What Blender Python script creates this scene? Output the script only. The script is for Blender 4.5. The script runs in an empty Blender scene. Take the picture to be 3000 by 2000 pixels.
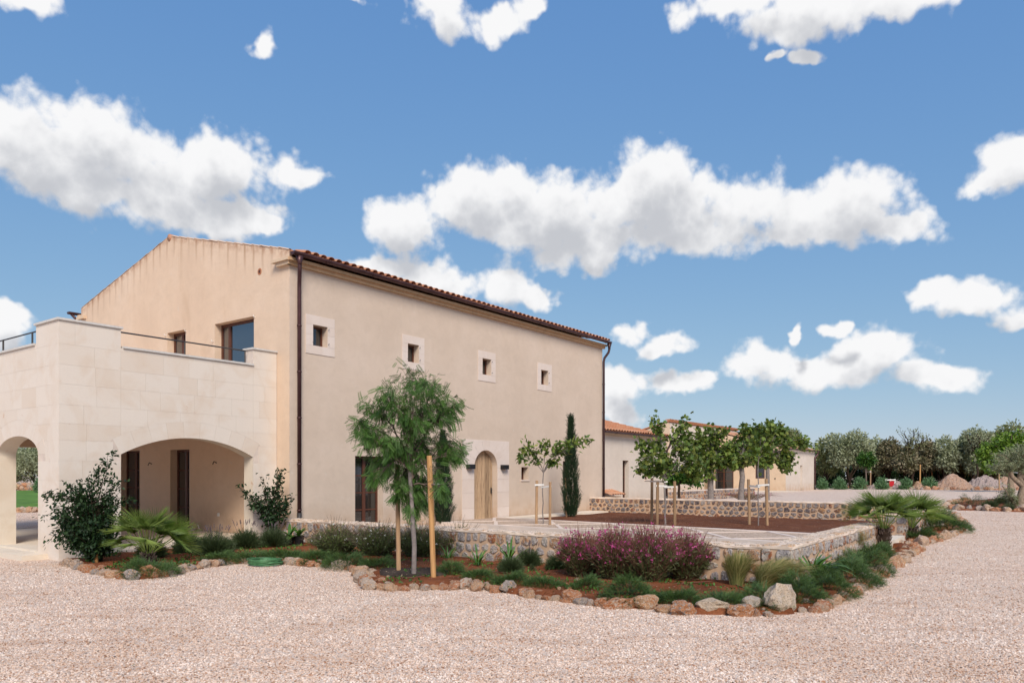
import bpy, bmesh, math, random
import numpy as np
from mathutils import Vector, Matrix, noise as mnoise
from mathutils.geometry import tessellate_polygon, delaunay_2d_cdt
random.seed(7); RNG = np.random.default_rng(7)
sc = bpy.context.scene
COL = sc.collection
R = math.radians

# ------------------------------------------------------------ camera
CAM_H = 1.70; FPX = 2209.0; HY = 1390.0
cd = bpy.data.cameras.new('camera'); cam = bpy.data.objects.new('camera', cd); COL.objects.link(cam)
cam.location = (0, 0, CAM_H); cam.rotation_euler = (R(90), 0, 0)
cd.sensor_width = 36; cd.lens = 36*FPX/3000; cd.shift_y = 0.13
cd.clip_start = 0.1; cd.clip_end = 3000
sc.camera = cam

# ------------------------------------------------------------ exposure, sun
sc.view_settings.view_transform = 'Standard'; sc.view_settings.look = 'None'
sc.view_settings.exposure = 0.55; sc.view_settings.gamma = 1; sc.view_settings.use_curve_mapping = False
SUN_EL = R(40); SUN_AZ = R(171)          # azimuth clockwise from +Y: behind the camera, to the left
sd = bpy.data.lights.new('sun', 'SUN'); sun = bpy.data.objects.new('sun', sd); COL.objects.link(sun)
sd.energy = 2.7; sd.angle = R(26); sd.color = (1.0, 0.90, 0.78)
sdir = Vector((math.sin(SUN_AZ)*math.cos(SUN_EL), math.cos(SUN_AZ)*math.cos(SUN_EL), math.sin(SUN_EL)))
sun.rotation_euler = sdir.to_track_quat('Z', 'Y').to_euler(); sun.location = (0, 0, 30)

# ------------------------------------------------------------ sky with clouds (all in world directions)
wd = bpy.data.worlds.new('World'); sc.world = wd; wd.use_nodes = True
CLOUDS = [(90,450,170,105),(300,420,190,100),(520,520,230,105),(650,470,130,85),(840,500,90,48),(640,615,190,70),(230,520,200,70),(790,665,50,28),(420,560,200,70),
 (1190,655,100,75),(1400,590,150,85),(1600,645,220,100),(1900,570,190,105),(1720,705,230,62),(2180,610,190,80),(2470,580,140,95),(2640,670,125,45),(2050,680,210,60),(2420,660,190,50),
 (1120,790,120,60),(1280,835,140,60),(1490,835,80,62),(1570,870,55,30),
 (2150,5,150,35),(2380,35,230,68),(2700,-25,230,50),(765,135,48,36),(60,0,95,36),(1010,-4,65,18),(1290,20,95,60),(1450,60,100,42),(1560,40,45,28),
 (2280,160,38,16),(2370,162,46,22),(3000,500,190,62),(2850,545,60,34),(2750,850,75,34),(2880,860,130,46),(2985,925,80,40),
 (2230,1070,110,48),(2410,1090,190,48),(2580,1020,125,62),(2750,1095,120,38),(2450,940,40,24),(2335,975,24,26),
 (1840,975,62,36),(1940,1010,75,34),(1990,1125,75,34),(1810,1120,90,50),(1800,1215,62,44),(20,945,100,50),(0,1010,90,36)]
def build_world():
    nt = wd.node_tree; N = nt.nodes; L = nt.links; N.clear()
    g = bpy.data.node_groups.new('cloud_field', 'ShaderNodeTree')
    g.interface.new_socket('P', in_out='INPUT', socket_type='NodeSocketVector')
    g.interface.new_socket('D', in_out='OUTPUT', socket_type='NodeSocketFloat')
    gn, gl = g.nodes, g.links
    gi = gn.new('NodeGroupInput'); go = gn.new('NodeGroupOutput')
    prev = None
    wn = gn.new('ShaderNodeTexNoise'); wn.inputs['Scale'].default_value = 11; wn.inputs['Detail'].default_value = 4; wn.inputs['Roughness'].default_value = .6; gl.new(gi.outputs[0], wn.inputs['Vector'])
    wc = gn.new('ShaderNodeVectorMath'); wc.operation = 'MULTIPLY_ADD'; wc.inputs[1].default_value = (.10, .055, 0); wc.inputs[2].default_value = (-.05, -.0275, 0); gl.new(wn.outputs['Color'], wc.inputs[0])
    wp = gn.new('ShaderNodeVectorMath'); wp.operation = 'ADD'; gl.new(wc.outputs[0], wp.inputs[0]); gl.new(gi.outputs[0], wp.inputs[1])
    for cx, cy, rx, ry in CLOUDS:
        u, v = (cx-1500)/FPX, (HY-cy)/FPX
        az = math.atan2(u, 1); el = math.atan2(v, math.hypot(u, 1))
        sx = rx/FPX*math.cos(az)**2*1.12; sy = ry/FPX*math.cos(el)*math.cos(az)*1.18
        a = gn.new('ShaderNodeVectorMath'); a.operation = 'MULTIPLY_ADD'
        gl.new(wp.outputs[0], a.inputs[0]); a.inputs[1].default_value = (1/sx, 1/sy, 0); a.inputs[2].default_value = (-az/sx, -el/sy, 0)
        b = gn.new('ShaderNodeVectorMath'); b.operation = 'LENGTH'; gl.new(a.outputs[0], b.inputs[0])
        if prev is None: prev = b.outputs['Value']
        else:
            m = gn.new('ShaderNodeMath'); m.operation = 'SMOOTH_MIN'; m.inputs[2].default_value = 0.35
            gl.new(prev, m.inputs[0]); gl.new(b.outputs['Value'], m.inputs[1]); prev = m.outputs[0]
    # sky outside the picture: the same kind of scattered clouds
    bg = gn.new('ShaderNodeTexNoise'); bg.inputs['Scale'].default_value = 2.6; bg.inputs['Detail'].default_value = 1
    sc2 = gn.new('ShaderNodeVectorMath'); sc2.operation = 'MULTIPLY'; sc2.inputs[1].default_value = (1, 2.4, 1); gl.new(gi.outputs[0], sc2.inputs[0]); gl.new(sc2.outputs[0], bg.inputs['Vector'])
    mr = gn.new('ShaderNodeMapRange'); mr.inputs[1].default_value = .45; mr.inputs[2].default_value = .72; mr.inputs[3].default_value = 1.9; mr.inputs[4].default_value = .2
    gl.new(bg.outputs['Fac'], mr.inputs[0])
    sp = gn.new('ShaderNodeSeparateXYZ'); gl.new(gi.outputs[0], sp.inputs[0])
    ab = gn.new('ShaderNodeMath'); ab.operation = 'ABSOLUTE'; gl.new(sp.outputs[0], ab.inputs[0])
    m1 = gn.new('ShaderNodeMapRange'); m1.inputs[1].default_value = .66; m1.inputs[2].default_value = .9; m1.inputs[3].default_value = 3; m1.inputs[4].default_value = 0; gl.new(ab.outputs[0], m1.inputs[0])
    m2 = gn.new('ShaderNodeMapRange'); m2.inputs[1].default_value = .58; m2.inputs[2].default_value = .72; m2.inputs[3].default_value = 3; m2.inputs[4].default_value = 0; gl.new(sp.outputs[1], m2.inputs[0])
    mm = gn.new('ShaderNodeMath'); mm.operation = 'MINIMUM'; gl.new(m1.outputs[0], mm.inputs[0]); gl.new(m2.outputs[0], mm.inputs[1])
    ad = gn.new('ShaderNodeMath'); ad.operation = 'ADD'; gl.new(mm.outputs[0], ad.inputs[0]); gl.new(mr.outputs[0], ad.inputs[1])
    mn = gn.new('ShaderNodeMath'); mn.operation = 'MINIMUM'; gl.new(prev, mn.inputs[0]); gl.new(ad.outputs[0], mn.inputs[1])
    nz = gn.new('ShaderNodeTexNoise'); nz.inputs['Scale'].default_value = 8; nz.inputs['Detail'].default_value = 9; nz.inputs['Roughness'].default_value = .68; nz.inputs['Distortion'].default_value = .2
    gl.new(gi.outputs[0], nz.inputs['Vector'])
    vo = gn.new('ShaderNodeTexVoronoi'); vo.inputs['Scale'].default_value = 24; vo.inputs['Detail'].default_value = 2.5; vo.inputs['Roughness'].default_value = .55
    gl.new(gi.outputs[0], vo.inputs['Vector'])
    s0 = gn.new('ShaderNodeMath'); s0.operation = 'MULTIPLY_ADD'; s0.inputs[1].default_value = -.62; s0.inputs[2].default_value = .30; gl.new(vo.outputs['Distance'], s0.inputs[0])
    s1 = gn.new('ShaderNodeMath'); s1.operation = 'MULTIPLY_ADD'; s1.inputs[1].default_value = 1.5; gl.new(nz.outputs['Fac'], s1.inputs[0])
    s9 = gn.new('ShaderNodeMath'); s9.operation = 'ADD'; s9.inputs[1].default_value = BIAS; gl.new(s0.outputs[0], s9.inputs[0]); gl.new(s9.outputs[0], s1.inputs[2])
    s2 = gn.new('ShaderNodeMath'); s2.operation = 'SUBTRACT'; gl.new(s1.outputs[0], s2.inputs[0]); gl.new(mn.outputs[0], s2.inputs[1]); gl.new(s2.outputs[0], go.inputs[0])
    # world: direction -> (azimuth, elevation)
    tc = N.new('ShaderNodeTexCoord'); sx = N.new('ShaderNodeSeparateXYZ'); L.new(tc.outputs['Generated'], sx.inputs[0])
    az = N.new('ShaderNodeMath'); az.operation = 'ARCTAN2'; L.new(sx.outputs[0], az.inputs[0]); L.new(sx.outputs[1], az.inputs[1])
    el = N.new('ShaderNodeMath'); el.operation = 'ARCSINE'; L.new(sx.outputs[2], el.inputs[0])
    cb = N.new('ShaderNodeCombineXYZ'); L.new(az.outputs[0], cb.inputs[0]); L.new(el.outputs[0], cb.inputs[1])
    d0 = N.new('ShaderNodeGroup'); d0.node_tree = g; L.new(cb.outputs[0], d0.inputs[0])
    off = N.new('ShaderNodeVectorMath'); off.operation = 'ADD'; off.inputs[1].default_value = (-.008, .036, 0); L.new(cb.outputs[0], off.inputs[0])
    d1 = N.new('ShaderNodeGroup'); d1.node_tree = g; L.new(off.outputs[0], d1.inputs[0])
    al = N.new('ShaderNodeMapRange'); al.interpolation_type = 'SMOOTHSTEP'; al.inputs[1].default_value = -.18; al.inputs[2].default_value = .34; L.new(d0.outputs[0], al.inputs[0])
    sh = N.new('ShaderNodeMapRange'); sh.interpolation_type = 'SMOOTHSTEP'; sh.inputs[1].default_value = -.25; sh.inputs[2].default_value = 1.0; L.new(d1.outputs[0], sh.inputs[0])
    cm = N.new('ShaderNodeMix'); cm.data_type = 'RGBA'; L.new(sh.outputs[0], cm.inputs['Factor'])
    cm.inputs[6].default_value = (5.85, 5.85, 5.9, 1); cm.inputs[7].default_value = (3.5, 3.6, 3.85, 1)
    sky = N.new('ShaderNodeTexSky'); sky.sky_type = 'NISHITA'; sky.sun_disc = False
    sky.sun_elevation = SUN_EL; sky.sun_rotation = SUN_AZ; sky.altitude = 0; sky.air_density = 1.0; sky.dust_density = .2; sky.ozone_density = 3.0
    tint = N.new('ShaderNodeMix'); tint.data_type = 'RGBA'; tint.blend_type = 'MULTIPLY'; tint.inputs['Factor'].default_value = 1
    # the photograph's sky has a gentler gradient than the bare model: one power per channel
    sep = N.new('ShaderNodeSeparateColor'); com = N.new('ShaderNodeCombineColor'); L.new(sky.outputs[0], sep.inputs[0])
    for i, (p_, k_) in enumerate(((.68, .84), (.47, 1.40), (.20, 2.88))):
        a_ = N.new('ShaderNodeMath'); a_.operation = 'POWER'; a_.inputs[1].default_value = p_; L.new(sep.outputs[i], a_.inputs[0])
        m_ = N.new('ShaderNodeMath'); m_.operation = 'MULTIPLY'; m_.inputs[1].default_value = k_; L.new(a_.outputs[0], m_.inputs[0]); L.new(m_.outputs[0], com.inputs[i])
    L.new(com.outputs[0], tint.inputs[6]); tint.inputs[7].default_value = SKY_TINT
    mx = N.new('ShaderNodeMix'); mx.data_type = 'RGBA'; L.new(al.outputs[0], mx.inputs['Factor']); L.new(tint.outputs[2], mx.inputs[6]); L.new(cm.outputs[2], mx.inputs[7])
    b = N.new('ShaderNodeBackground'); b.inputs['Strength'].default_value = 0.11
    o = N.new('ShaderNodeOutputWorld'); L.new(mx.outputs[2], b.inputs[0]); L.new(b.outputs[0], o.inputs[0])
    wd.cycles.sampling_method = 'MANUAL'; wd.cycles.sample_map_resolution = 512
SKY_TINT = (1, 1, 1, 1); BIAS = .56
build_world()
sc.cycles.max_bounces = 6; sc.cycles.diffuse_bounces = 4; sc.cycles.glossy_bounces = 3; sc.cycles.transparent_max_bounces = 6

# ------------------------------------------------------------ helpers
def gz(x, y):
    k = min(1, max(0, (y-14)/12)); return 0.2*k*k*(3-2*k)
def P(px, py, up=0.0):
    """the point of the ground (raised by `up`) that the photograph shows at px, py"""
    z = up
    for _ in range(12):
        Z = (CAM_H-z)*FPX/max(py-HY, 1); z = gz(0, Z)+up
    return Vector(((px-1500)*Z/FPX, Z, gz(0, Z)))
TH = math.atan2(.803, .596); A = Vector((-5.51, 18.67, 0))
HM = Matrix.Translation(A) @ Matrix.Rotation(TH, 4, 'Z')
def W(s, t, z=0): return HM @ Vector((s, t, z))

def tag(o, label=None, cat=None, group=None, kind=None):
    if label: o['label'] = label
    if cat: o['category'] = cat
    if group: o['group'] = group
    if kind: o['kind'] = kind
    return o
def link(name, data, parent=None, loc=None, rz=0):
    o = bpy.data.objects.new(name, data); COL.objects.link(o)
    if parent: o.parent = parent
    if loc is not None: o.location = loc
    if rz: o.rotation_euler = (0, 0, rz)
    return o
def thing(name, label, cat, loc=(0, 0, 0), rz=0, group=None):
    return tag(link(name, None, None, loc, rz), label, cat, group)
def mesh(name, verts, faces, mat=None, smooth=False):
    me = bpy.data.meshes.new(name); me.from_pydata([tuple(v) for v in verts], [], faces)
    if mat: me.materials.append(mat)
    if smooth: me.polygons.foreach_set('use_smooth', [True]*len(me.polygons))
    me.update(); return me
class MB:
    def __init__(s): s.v = []; s.f = []
    def box(s, c, d, rz=0, rx=0):
        M = Matrix.Rotation(rz, 3, 'Z') @ Matrix.Rotation(rx, 3, 'X')
        n = len(s.v)
        for x in (-.5, .5):
            for y in (-.5, .5):
                for z in (-.5, .5): s.v.append(Vector(c)+M @ Vector((x*d[0], y*d[1], z*d[2])))
        s.f += [tuple(n+i for i in q) for q in ((0,1,3,2),(4,6,7,5),(0,4,5,1),(2,3,7,6),(0,2,6,4),(1,5,7,3))]; return s
    def tube(s, pts, rad, n=8, cap=True):
        pts = [Vector(p) for p in pts]; rr = rad if hasattr(rad, '__len__') else [rad]*len(pts)
        base = len(s.v); up = None
        for i, p in enumerate(pts):
            d = (pts[min(i+1, len(pts)-1)]-pts[max(i-1, 0)]).normalized()
            if up is None: up = Vector((0, 0, 1)) if abs(d.z) < .9 else Vector((1, 0, 0))
            a = d.cross(up).normalized(); b = a.cross(d).normalized(); up = b
            for k in range(n):
                w = 2*math.pi*k/n; s.v.append(p+(a*math.cos(w)+b*math.sin(w))*rr[i])
        for i in range(len(pts)-1):
            for k in range(n):
                k2 = (k+1) % n; s.f.append((base+i*n+k, base+i*n+k2, base+(i+1)*n+k2, base+(i+1)*n+k))
        if cap: s.f.append(tuple(base+k for k in range(n))[::-1]); s.f.append(tuple(base+(len(pts)-1)*n+k for k in range(n)))
        return s
    def put(s, name, mat, parent=None, smooth=False, loc=None, rz=0):
        return link(name, mesh(name, s.v, s.f, mat, smooth), parent, loc, rz)
def panel(outer, holes, f3, depth):
    """flat panel with holes, given thickness along `depth`; f3 maps (a,b) to 3D"""
    loops = [outer]+holes; flat = [p for l in loops for p in l]
    tris = tessellate_polygon([[Vector((a, b, 0)) for a, b in l] for l in loops])
    front = [Vector(f3(a, b)) for a, b in flat]; dv = Vector(depth); n = len(flat)
    v = front+[p+dv for p in front]; f = []
    for t in tris:
        nn = (front[t[1]]-front[t[0]]).cross(front[t[2]]-front[t[0]])
        t = tuple(t) if nn.dot(dv) < 0 else tuple(t)[::-1]
        f.append(t); f.append(tuple(n+i for i in t[::-1]))
    k = 0
    for l in loops:
        for i in range(len(l)):
            j = (i+1) % len(l); f.append((k+i, k+j, n+k+j, n+k+i))
        k += len(l)
    return v, f
def rect(a0, a1, b0, b1): return [(a0, b0), (a1, b0), (a1, b1), (a0, b1)]
def archpoly(a0, a1, b0, spring, rise, n=20):
    c = (a0+a1)/2; h = (a1-a0)/2
    return [(a0, b0), (a1, b0)]+[(c+h*math.cos(math.pi*i/n), spring+rise*math.sin(math.pi*i/n)) for i in range(n+1)]
def segpoly(a0, a1, b0, spring, rise, n=20):
    c = (a0+a1)/2; h = (a1-a0)/2; r = (h*h+rise*rise)/(2*rise); th = math.asin(h/r)
    return [(a0, b0), (a1, b0)]+[(c+r*math.sin(th-2*th*i/n), spring+rise-r+r*math.cos(th-2*th*i/n)) for i in range(n+1)]
def fixnormals(o):
    bm = bmesh.new(); bm.from_mesh(o.data); bmesh.ops.remove_doubles(bm, verts=bm.verts, dist=1e-5); bmesh.ops.recalc_face_normals(bm, faces=bm.faces); bm.to_mesh(o.data); bm.free(); return o

# ------------------------------------------------------------ materials
def newmat(name, rough=.85, spec=.3):
    m = bpy.data.materials.new(name); m.use_nodes = True
    b = m.node_tree.nodes['Principled BSDF']; b.inputs['Roughness'].default_value = rough; b.inputs['Specular IOR Level'].default_value = spec
    return m, m.node_tree, b
def nd(nt, t, **k):
    n = nt.nodes.new(t)
    for a, v in k.items(): setattr(n, a, v)
    return n
def noise(nt, scale, detail=4, rough=.55, vec=None, stretch=None, coord='Object', dist=0):
    tc = nd(nt, 'ShaderNodeTexCoord'); n = nd(nt, 'ShaderNodeTexNoise')
    n.inputs['Scale'].default_value = scale; n.inputs['Detail'].default_value = detail; n.inputs['Roughness'].default_value = rough; n.inputs['Distortion'].default_value = dist
    src = vec or tc.outputs[coord]
    if stretch:
        m = nd(nt, 'ShaderNodeMapping'); m.inputs['Scale'].default_value = stretch; nt.links.new(src, m.inputs[0]); src = m.outputs[0]
    nt.links.new(src, n.inputs['Vector']); return n.outputs['Fac']
def ramp(nt, fac, stops, interp='LINEAR'):
    r = nd(nt, 'ShaderNodeValToRGB'); r.color_ramp.interpolation = interp; e = r.color_ramp.elements
    while len(e) < len(stops): e.new(.5)
    for i, (p, c) in enumerate(stops): e[i].position = p; e[i].color = (*c, 1) if len(c) == 3 else c
    nt.links.new(fac, r.inputs[0]); return r.outputs[0]
def mixc(nt, fac, a, b, mode='MIX'):
    m = nd(nt, 'ShaderNodeMix', data_type='RGBA', blend_type=mode)
    for i, x in ((0, fac), (6, a), (7, b)):
        if isinstance(x, (int, float)): m.inputs[i].default_value = x
        elif isinstance(x, tuple): m.inputs[i].default_value = (*x, 1)
        else: nt.links.new(x, m.inputs[i])
    return m.outputs[2]
def mrange(nt, x, a, b, c=0, d=1):
    m = nd(nt, 'ShaderNodeMapRange'); nt.links.new(x, m.inputs[0])
    for i, v in enumerate((a, b, c, d)): m.inputs[i+1].default_value = v
    return m.outputs[0]
def math2(nt, op, a, b=0):
    m = nd(nt, 'ShaderNodeMath', operation=op)
    for i, x in ((0, a), (1, b)):
        if isinstance(x, (int, float)): m.inputs[i].default_value = x
        else: nt.links.new(x, m.inputs[i])
    return m.outputs[0]
def bump(nt, b, h, strength=.3, dist=.01):
    n = nd(nt, 'ShaderNodeBump'); n.inputs['Strength'].default_value = strength; n.inputs['Distance'].default_value = dist
    nt.links.new(h, n.inputs['Height']); nt.links.new(n.outputs[0], b.inputs['Normal'])
def simple(name, col, rough=.8, spec=.3, var=.12, scale=6, metallic=0, bmp=0):
    m, nt, b = newmat(name, rough, spec); b.inputs['Metallic'].default_value = metallic
    n = noise(nt, scale, 5); lo = tuple(c*(1-var) for c in col); hi = tuple(min(1, c*(1+var)) for c in col)
    nt.links.new(ramp(nt, n, [(.3, lo), (.7, hi)]), b.inputs['Base Color'])
    if bmp: bump(nt, b, noise(nt, scale*8, 4), bmp, .01)
    return m
def foliage(name, cols, trans=.25, rough=.55, spec=.35):
    """leaf material: colour picked per leaf by the attribute rnd"""
    m, nt, b = newmat(name, rough, spec)
    a = nd(nt, 'ShaderNodeAttribute', attribute_name='rnd')
    k = len(cols); c = ramp(nt, a.outputs['Fac'], [((i)/(k-1) if k > 1 else 0, cc) for i, cc in enumerate(cols)])
    nt.links.new(c, b.inputs['Base Color'])
    t = nd(nt, 'ShaderNodeBsdfTranslucent'); nt.links.new(mixc(nt, 1, c, (1.25, 1.35, .7), 'MULTIPLY'), t.inputs[0])
    mx = nd(nt, 'ShaderNodeMixShader'); mx.inputs[0].default_value = trans
    nt.links.new(b.outputs[0], mx.inputs[1]); nt.links.new(t.outputs[0], mx.inputs[2]); nt.links.new(mx.outputs[0], nt.nodes['Material Output'].inputs[0])
    return m

M = {}
def stucco(name, lo, mid, hi, gable=False):
    m, nt, b = newmat(name, .92, .15)
    big = noise(nt, .55, 6, .6); c = ramp(nt, big, [(.3, lo), (.5, mid), (.72, hi)])
    blot = noise(nt, 3.2, 7, .65, dist=.6); c = mixc(nt, mrange(nt, blot, .5, .75, 0, .35), c, tuple(x*.86 for x in lo))
    drip = noise(nt, 2.0, 5, .6, stretch=(1.6, 1.6, .18)); c = mixc(nt, mrange(nt, drip, .54, .74, 0, .22), c, tuple(min(1, x*1.1) for x in hi))
    tro = noise(nt, 1.1, 9, .7, stretch=(1, 1, 1.6), dist=1.2); c = mixc(nt, mrange(nt, tro, .47, .6, 0, .4), c, tuple(x*.91 for x in mid))
    pal = noise(nt, 5, 4, .6, dist=.4); c = mixc(nt, mrange(nt, pal, .64, .72, 0, .4), c, (.66, .59, .53))
    fine = noise(nt, 60, 3, .7); c = mixc(nt, mrange(nt, fine, .35, .7, 0, .22), c, tuple(x*.8 for x in mid))
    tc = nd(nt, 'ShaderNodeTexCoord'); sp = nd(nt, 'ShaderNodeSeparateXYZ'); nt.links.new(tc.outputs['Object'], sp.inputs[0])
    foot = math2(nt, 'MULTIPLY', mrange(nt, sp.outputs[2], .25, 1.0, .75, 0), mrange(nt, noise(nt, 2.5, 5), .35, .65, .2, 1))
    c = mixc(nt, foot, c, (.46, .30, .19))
    if gable:
        h = math2(nt, 'SUBTRACT', math2(nt, 'SUBTRACT', 8.62, math2(nt, 'MULTIPLY', math2(nt, 'ABSOLUTE', math2(nt, 'SUBTRACT', sp.outputs[1], 5.57)), .256)), sp.outputs[2])
        st = noise(nt, 1, 4, .6, stretch=(2.2, 2.2, .3)); near = mrange(nt, h, 0, .75, 1, 0)
        drp = math2(nt, 'POWER', math2(nt, 'ABSOLUTE', math2(nt, 'COSINE', math2(nt, 'MULTIPLY', math2(nt, 'ADD', sp.outputs[1], math2(nt, 'MULTIPLY', noise(nt, 1.2, 3), .12)), math.pi/.385))), 14)
        c = mixc(nt, math2(nt, 'MULTIPLY', math2(nt, 'MULTIPLY', near, drp), mrange(nt, st, .35, .6, .1, .9)), c, (.40, .25, .16))
        c = mixc(nt, mrange(nt, noise(nt, .9, 6, .65, stretch=(1, 1, .4), dist=.8), .54, .68, 0, .45), c, (.56, .40, .28))
        top = mrange(nt, h, .0, .18, .6, 0)
        c = mixc(nt, math2(nt, 'MULTIPLY', top, mrange(nt, noise(nt, 5, 3), .35, .6)), c, (.36, .19, .12))
    nt.links.new(c, b.inputs['Base Color'])
    bump(nt, b, math2(nt, 'ADD', noise(nt, 90, 4, .7), math2(nt, 'MULTIPLY', noise(nt, 9, 5), 1.2)), .35, .012)
    return m
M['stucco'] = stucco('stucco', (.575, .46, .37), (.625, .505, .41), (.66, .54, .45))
M['stucco_gable_lit'] = stucco('stucco_gable_lit', (.66, .495, .37), (.71, .54, .405), (.74, .585, .46), True)  # same stucco as the facade, sunlight put in as a lighter, warmer tone
M['stucco_porch_lit'] = stucco('stucco_porch_lit', (.74, .55, .40), (.78, .58, .425), (.80, .61, .46))  # porch stucco lightened and warmed in place of light bounced off the floor
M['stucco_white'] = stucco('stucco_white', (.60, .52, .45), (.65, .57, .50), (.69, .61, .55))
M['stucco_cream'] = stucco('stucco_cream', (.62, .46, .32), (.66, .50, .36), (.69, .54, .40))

def marble(name, base, warm, ox=True):
    m, nt, b = newmat(name, .8, .25)
    oi = nd(nt, 'ShaderNodeObjectInfo')
    c = ramp(nt, oi.outputs['Random'], [(0, base), (.55, tuple(x*1.02 for x in base)), (.85, tuple(base[i]*.82+warm[i]*.18 for i in range(3))), (1, tuple(base[i]*.6+warm[i]*.4 for i in range(3)))])
    n1 = noise(nt, 1.4, 7, .62, dist=.8); c = mixc(nt, mrange(nt, n1, .47, .72, 0, .75), c, warm)
    n2 = noise(nt, 30, 5, .7); c = mixc(nt, mrange(nt, n2, .35, .75, 0, .2), c, tuple(x*.82 for x in base))
    n3 = noise(nt, 3.0, 2, .5); n4 = noise(nt, 8, 6, .8)
    c = mixc(nt, math2(nt, 'MULTIPLY', mrange(nt, n3, .66, .74), mrange(nt, n4, .55, .62, 0, .7)), c, (.50, .24, .10))
    nt.links.new(c, b.inputs['Base Color']); bump(nt, b, noise(nt, 45, 6, .7), .25, .008)
    return m
M['ashlar'] = marble('ashlar', (.71, .63, .555), (.64, .51, .40))
M['surround'] = marble('surround', (.70, .60, .54), (.64, .52, .44))
M['slab'] = marble('slab', (.70, .62, .52), (.62, .5, .38))
M['joint'] = simple('joint', (.64, .54, .47), .95)
M['coping'] = simple('coping', (.58, .55, .52), .7, var=.1, scale=12)

def rockmat(name, stops, scale=5, fleck=(.62, .56, .5)):
    m, nt, b = newmat(name, .9, .2)
    oi = nd(nt, 'ShaderNodeObjectInfo'); c = ramp(nt, oi.outputs['Random'], stops, 'CONSTANT')
    tc = nd(nt, 'ShaderNodeTexCoord'); add = nd(nt, 'ShaderNodeVectorMath', operation='ADD'); nt.links.new(tc.outputs['Object'], add.inputs[0])
    sc3 = nd(nt, 'ShaderNodeVectorMath', operation='SCALE'); sc3.inputs[0].default_value = (31, 17, 23); nt.links.new(oi.outputs['Random'], sc3.inputs[3]); nt.links.new(sc3.outputs[0], add.inputs[1])
    v = add.outputs[0]
    n0 = noise(nt, scale*.9, 5, .6, vec=v, dist=.8); c2 = ramp(nt, math2(nt, 'FRACT', math2(nt, 'ADD', oi.outputs['Random'], .37)), stops, 'CONSTANT'); c = mixc(nt, mrange(nt, n0, .52, .6), c, c2)
    n1 = noise(nt, scale*2.2, 8, .72, vec=v); c = mixc(nt, mrange(nt, n1, .50, .62, 0, .85), c, fleck)
    n2 = noise(nt, scale*5, 6, .75, vec=v); c = mixc(nt, mrange(nt, n2, .53, .60, 0, .8), c, (.06, .04, .035))
    nt.links.new(c, b.inputs['Base Color']); bump(nt, b, math2(nt, 'ADD', n1, n2), .9, .025)
    return m
M['rock'] = rockmat('rock', [(0, (.50, .33, .22)), (.2, (.46, .20, .09)), (.38, (.50, .39, .31)), (.52, (.30, .26, .24)), (.64, (.42, .16, .065)), (.82, (.52, .31, .18))], 6, (.60, .50, .42))
M['rock_pale'] = rockmat('rock_pale', [(0, (.54, .42, .31)), (.5, (.50, .37, .26)), (.8, (.50, .42, .35))], 6, (.62, .52, .43))
M['wallstone'] = rockmat('wallstone', [(0, (.14, .115, .12)), (.2, (.25, .225, .23)), (.36, (.34, .12, .045)), (.46, (.19, .165, .17)), (.62, (.40, .22, .11)), (.74, (.10, .075, .08)), (.88, (.40, .35, .32))], 9, (.42, .37, .34))
M['frontstone'] = rockmat('frontstone', [(0, (.42, .38, .37)), (.22, (.34, .13, .06)), (.36, (.46, .41, .39)), (.56, (.30, .27, .28)), (.72, (.44, .25, .14)), (.84, (.48, .42, .37))], 9, (.54, .48, .43))
M['capstone'] = rockmat('capstone', [(0, (.68, .54, .42)), (.35, (.64, .42, .26)), (.6, (.70, .58, .48)), (.8, (.60, .46, .36))], 9, (.74, .64, .55))
M['mortar'] = simple('mortar', (.52, .36, .25), .95, .1, .16, 9, bmp=.5)
M['mortar_pale'] = simple('mortar_pale', (.68, .55, .45), .95, .1, .14, 9, bmp=.5)

def wood(name, base, dark, scale=3, axis=2, rough=.8):
    m, nt, b = newmat(name, rough, .2)
    oi = nd(nt, 'ShaderNodeObjectInfo'); st = [9, 9, 9]; st[axis] = .55
    tc = nd(nt, 'ShaderNodeTexCoord'); add = nd(nt, 'ShaderNodeVectorMath', operation='ADD'); nt.links.new(tc.outputs['Object'], add.inputs[0])
    cmb = nd(nt, 'ShaderNodeCombineXYZ'); k = math2(nt, 'MULTIPLY', oi.outputs['Random'], 40); nt.links.new(k, cmb.inputs[0]); nt.links.new(k, cmb.inputs[2]); nt.links.new(cmb.outputs[0], add.inputs[1])
    n = noise(nt, scale, 8, .65, vec=add.outputs[0], stretch=tuple(st), dist=.5)
    c = ramp(nt, n, [(.3, dark), (.5, base), (.75, tuple(min(1, x*1.3) for x in base))])
    kn = noise(nt, 3.5, 2, .5, vec=add.outputs[0]); c = mixc(nt, mrange(nt, kn, .68, .74, 0, .7), c, tuple(x*.35 for x in dark))
    c = mixc(nt, 1, c, ramp(nt, oi.outputs['Random'], [(0, (.72, .70, .68)), (.5, (1, 1, 1)), (1, (1.15, 1.1, 1.05))]), 'MULTIPLY')
    nt.links.new(c, b.inputs['Base Color']); bump(nt, b, n, .4, .004); return m
M['stake'] = wood('stake', (.36, .235, .14), (.22, .14, .09))
M['stake_new'] = wood('stake_new', (.56, .32, .14), (.42, .21, .08))
M['doorwood'] = wood('doorwood', (.44, .31, .20), (.17, .10, .06), 4)
M['ochre'] = simple('ochre_plaster', (.52, .34, .20), .9)
M['frame'] = simple('frame', (.10, .035, .02), .5, .4, .15, 8)
M['copper'] = simple('copper', (.085, .04, .042), .42, .5, .3, 3, metallic=.55)
M['copper2'] = simple('copper_brown', (.075, .042, .045), .4, .5, .3, 2.0, metallic=.5)
M['black'] = simple('black_metal', (.012, .012, .013), .45, .4)
M['iron'] = simple('iron', (.045, .04, .04), .5, .4)
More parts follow.
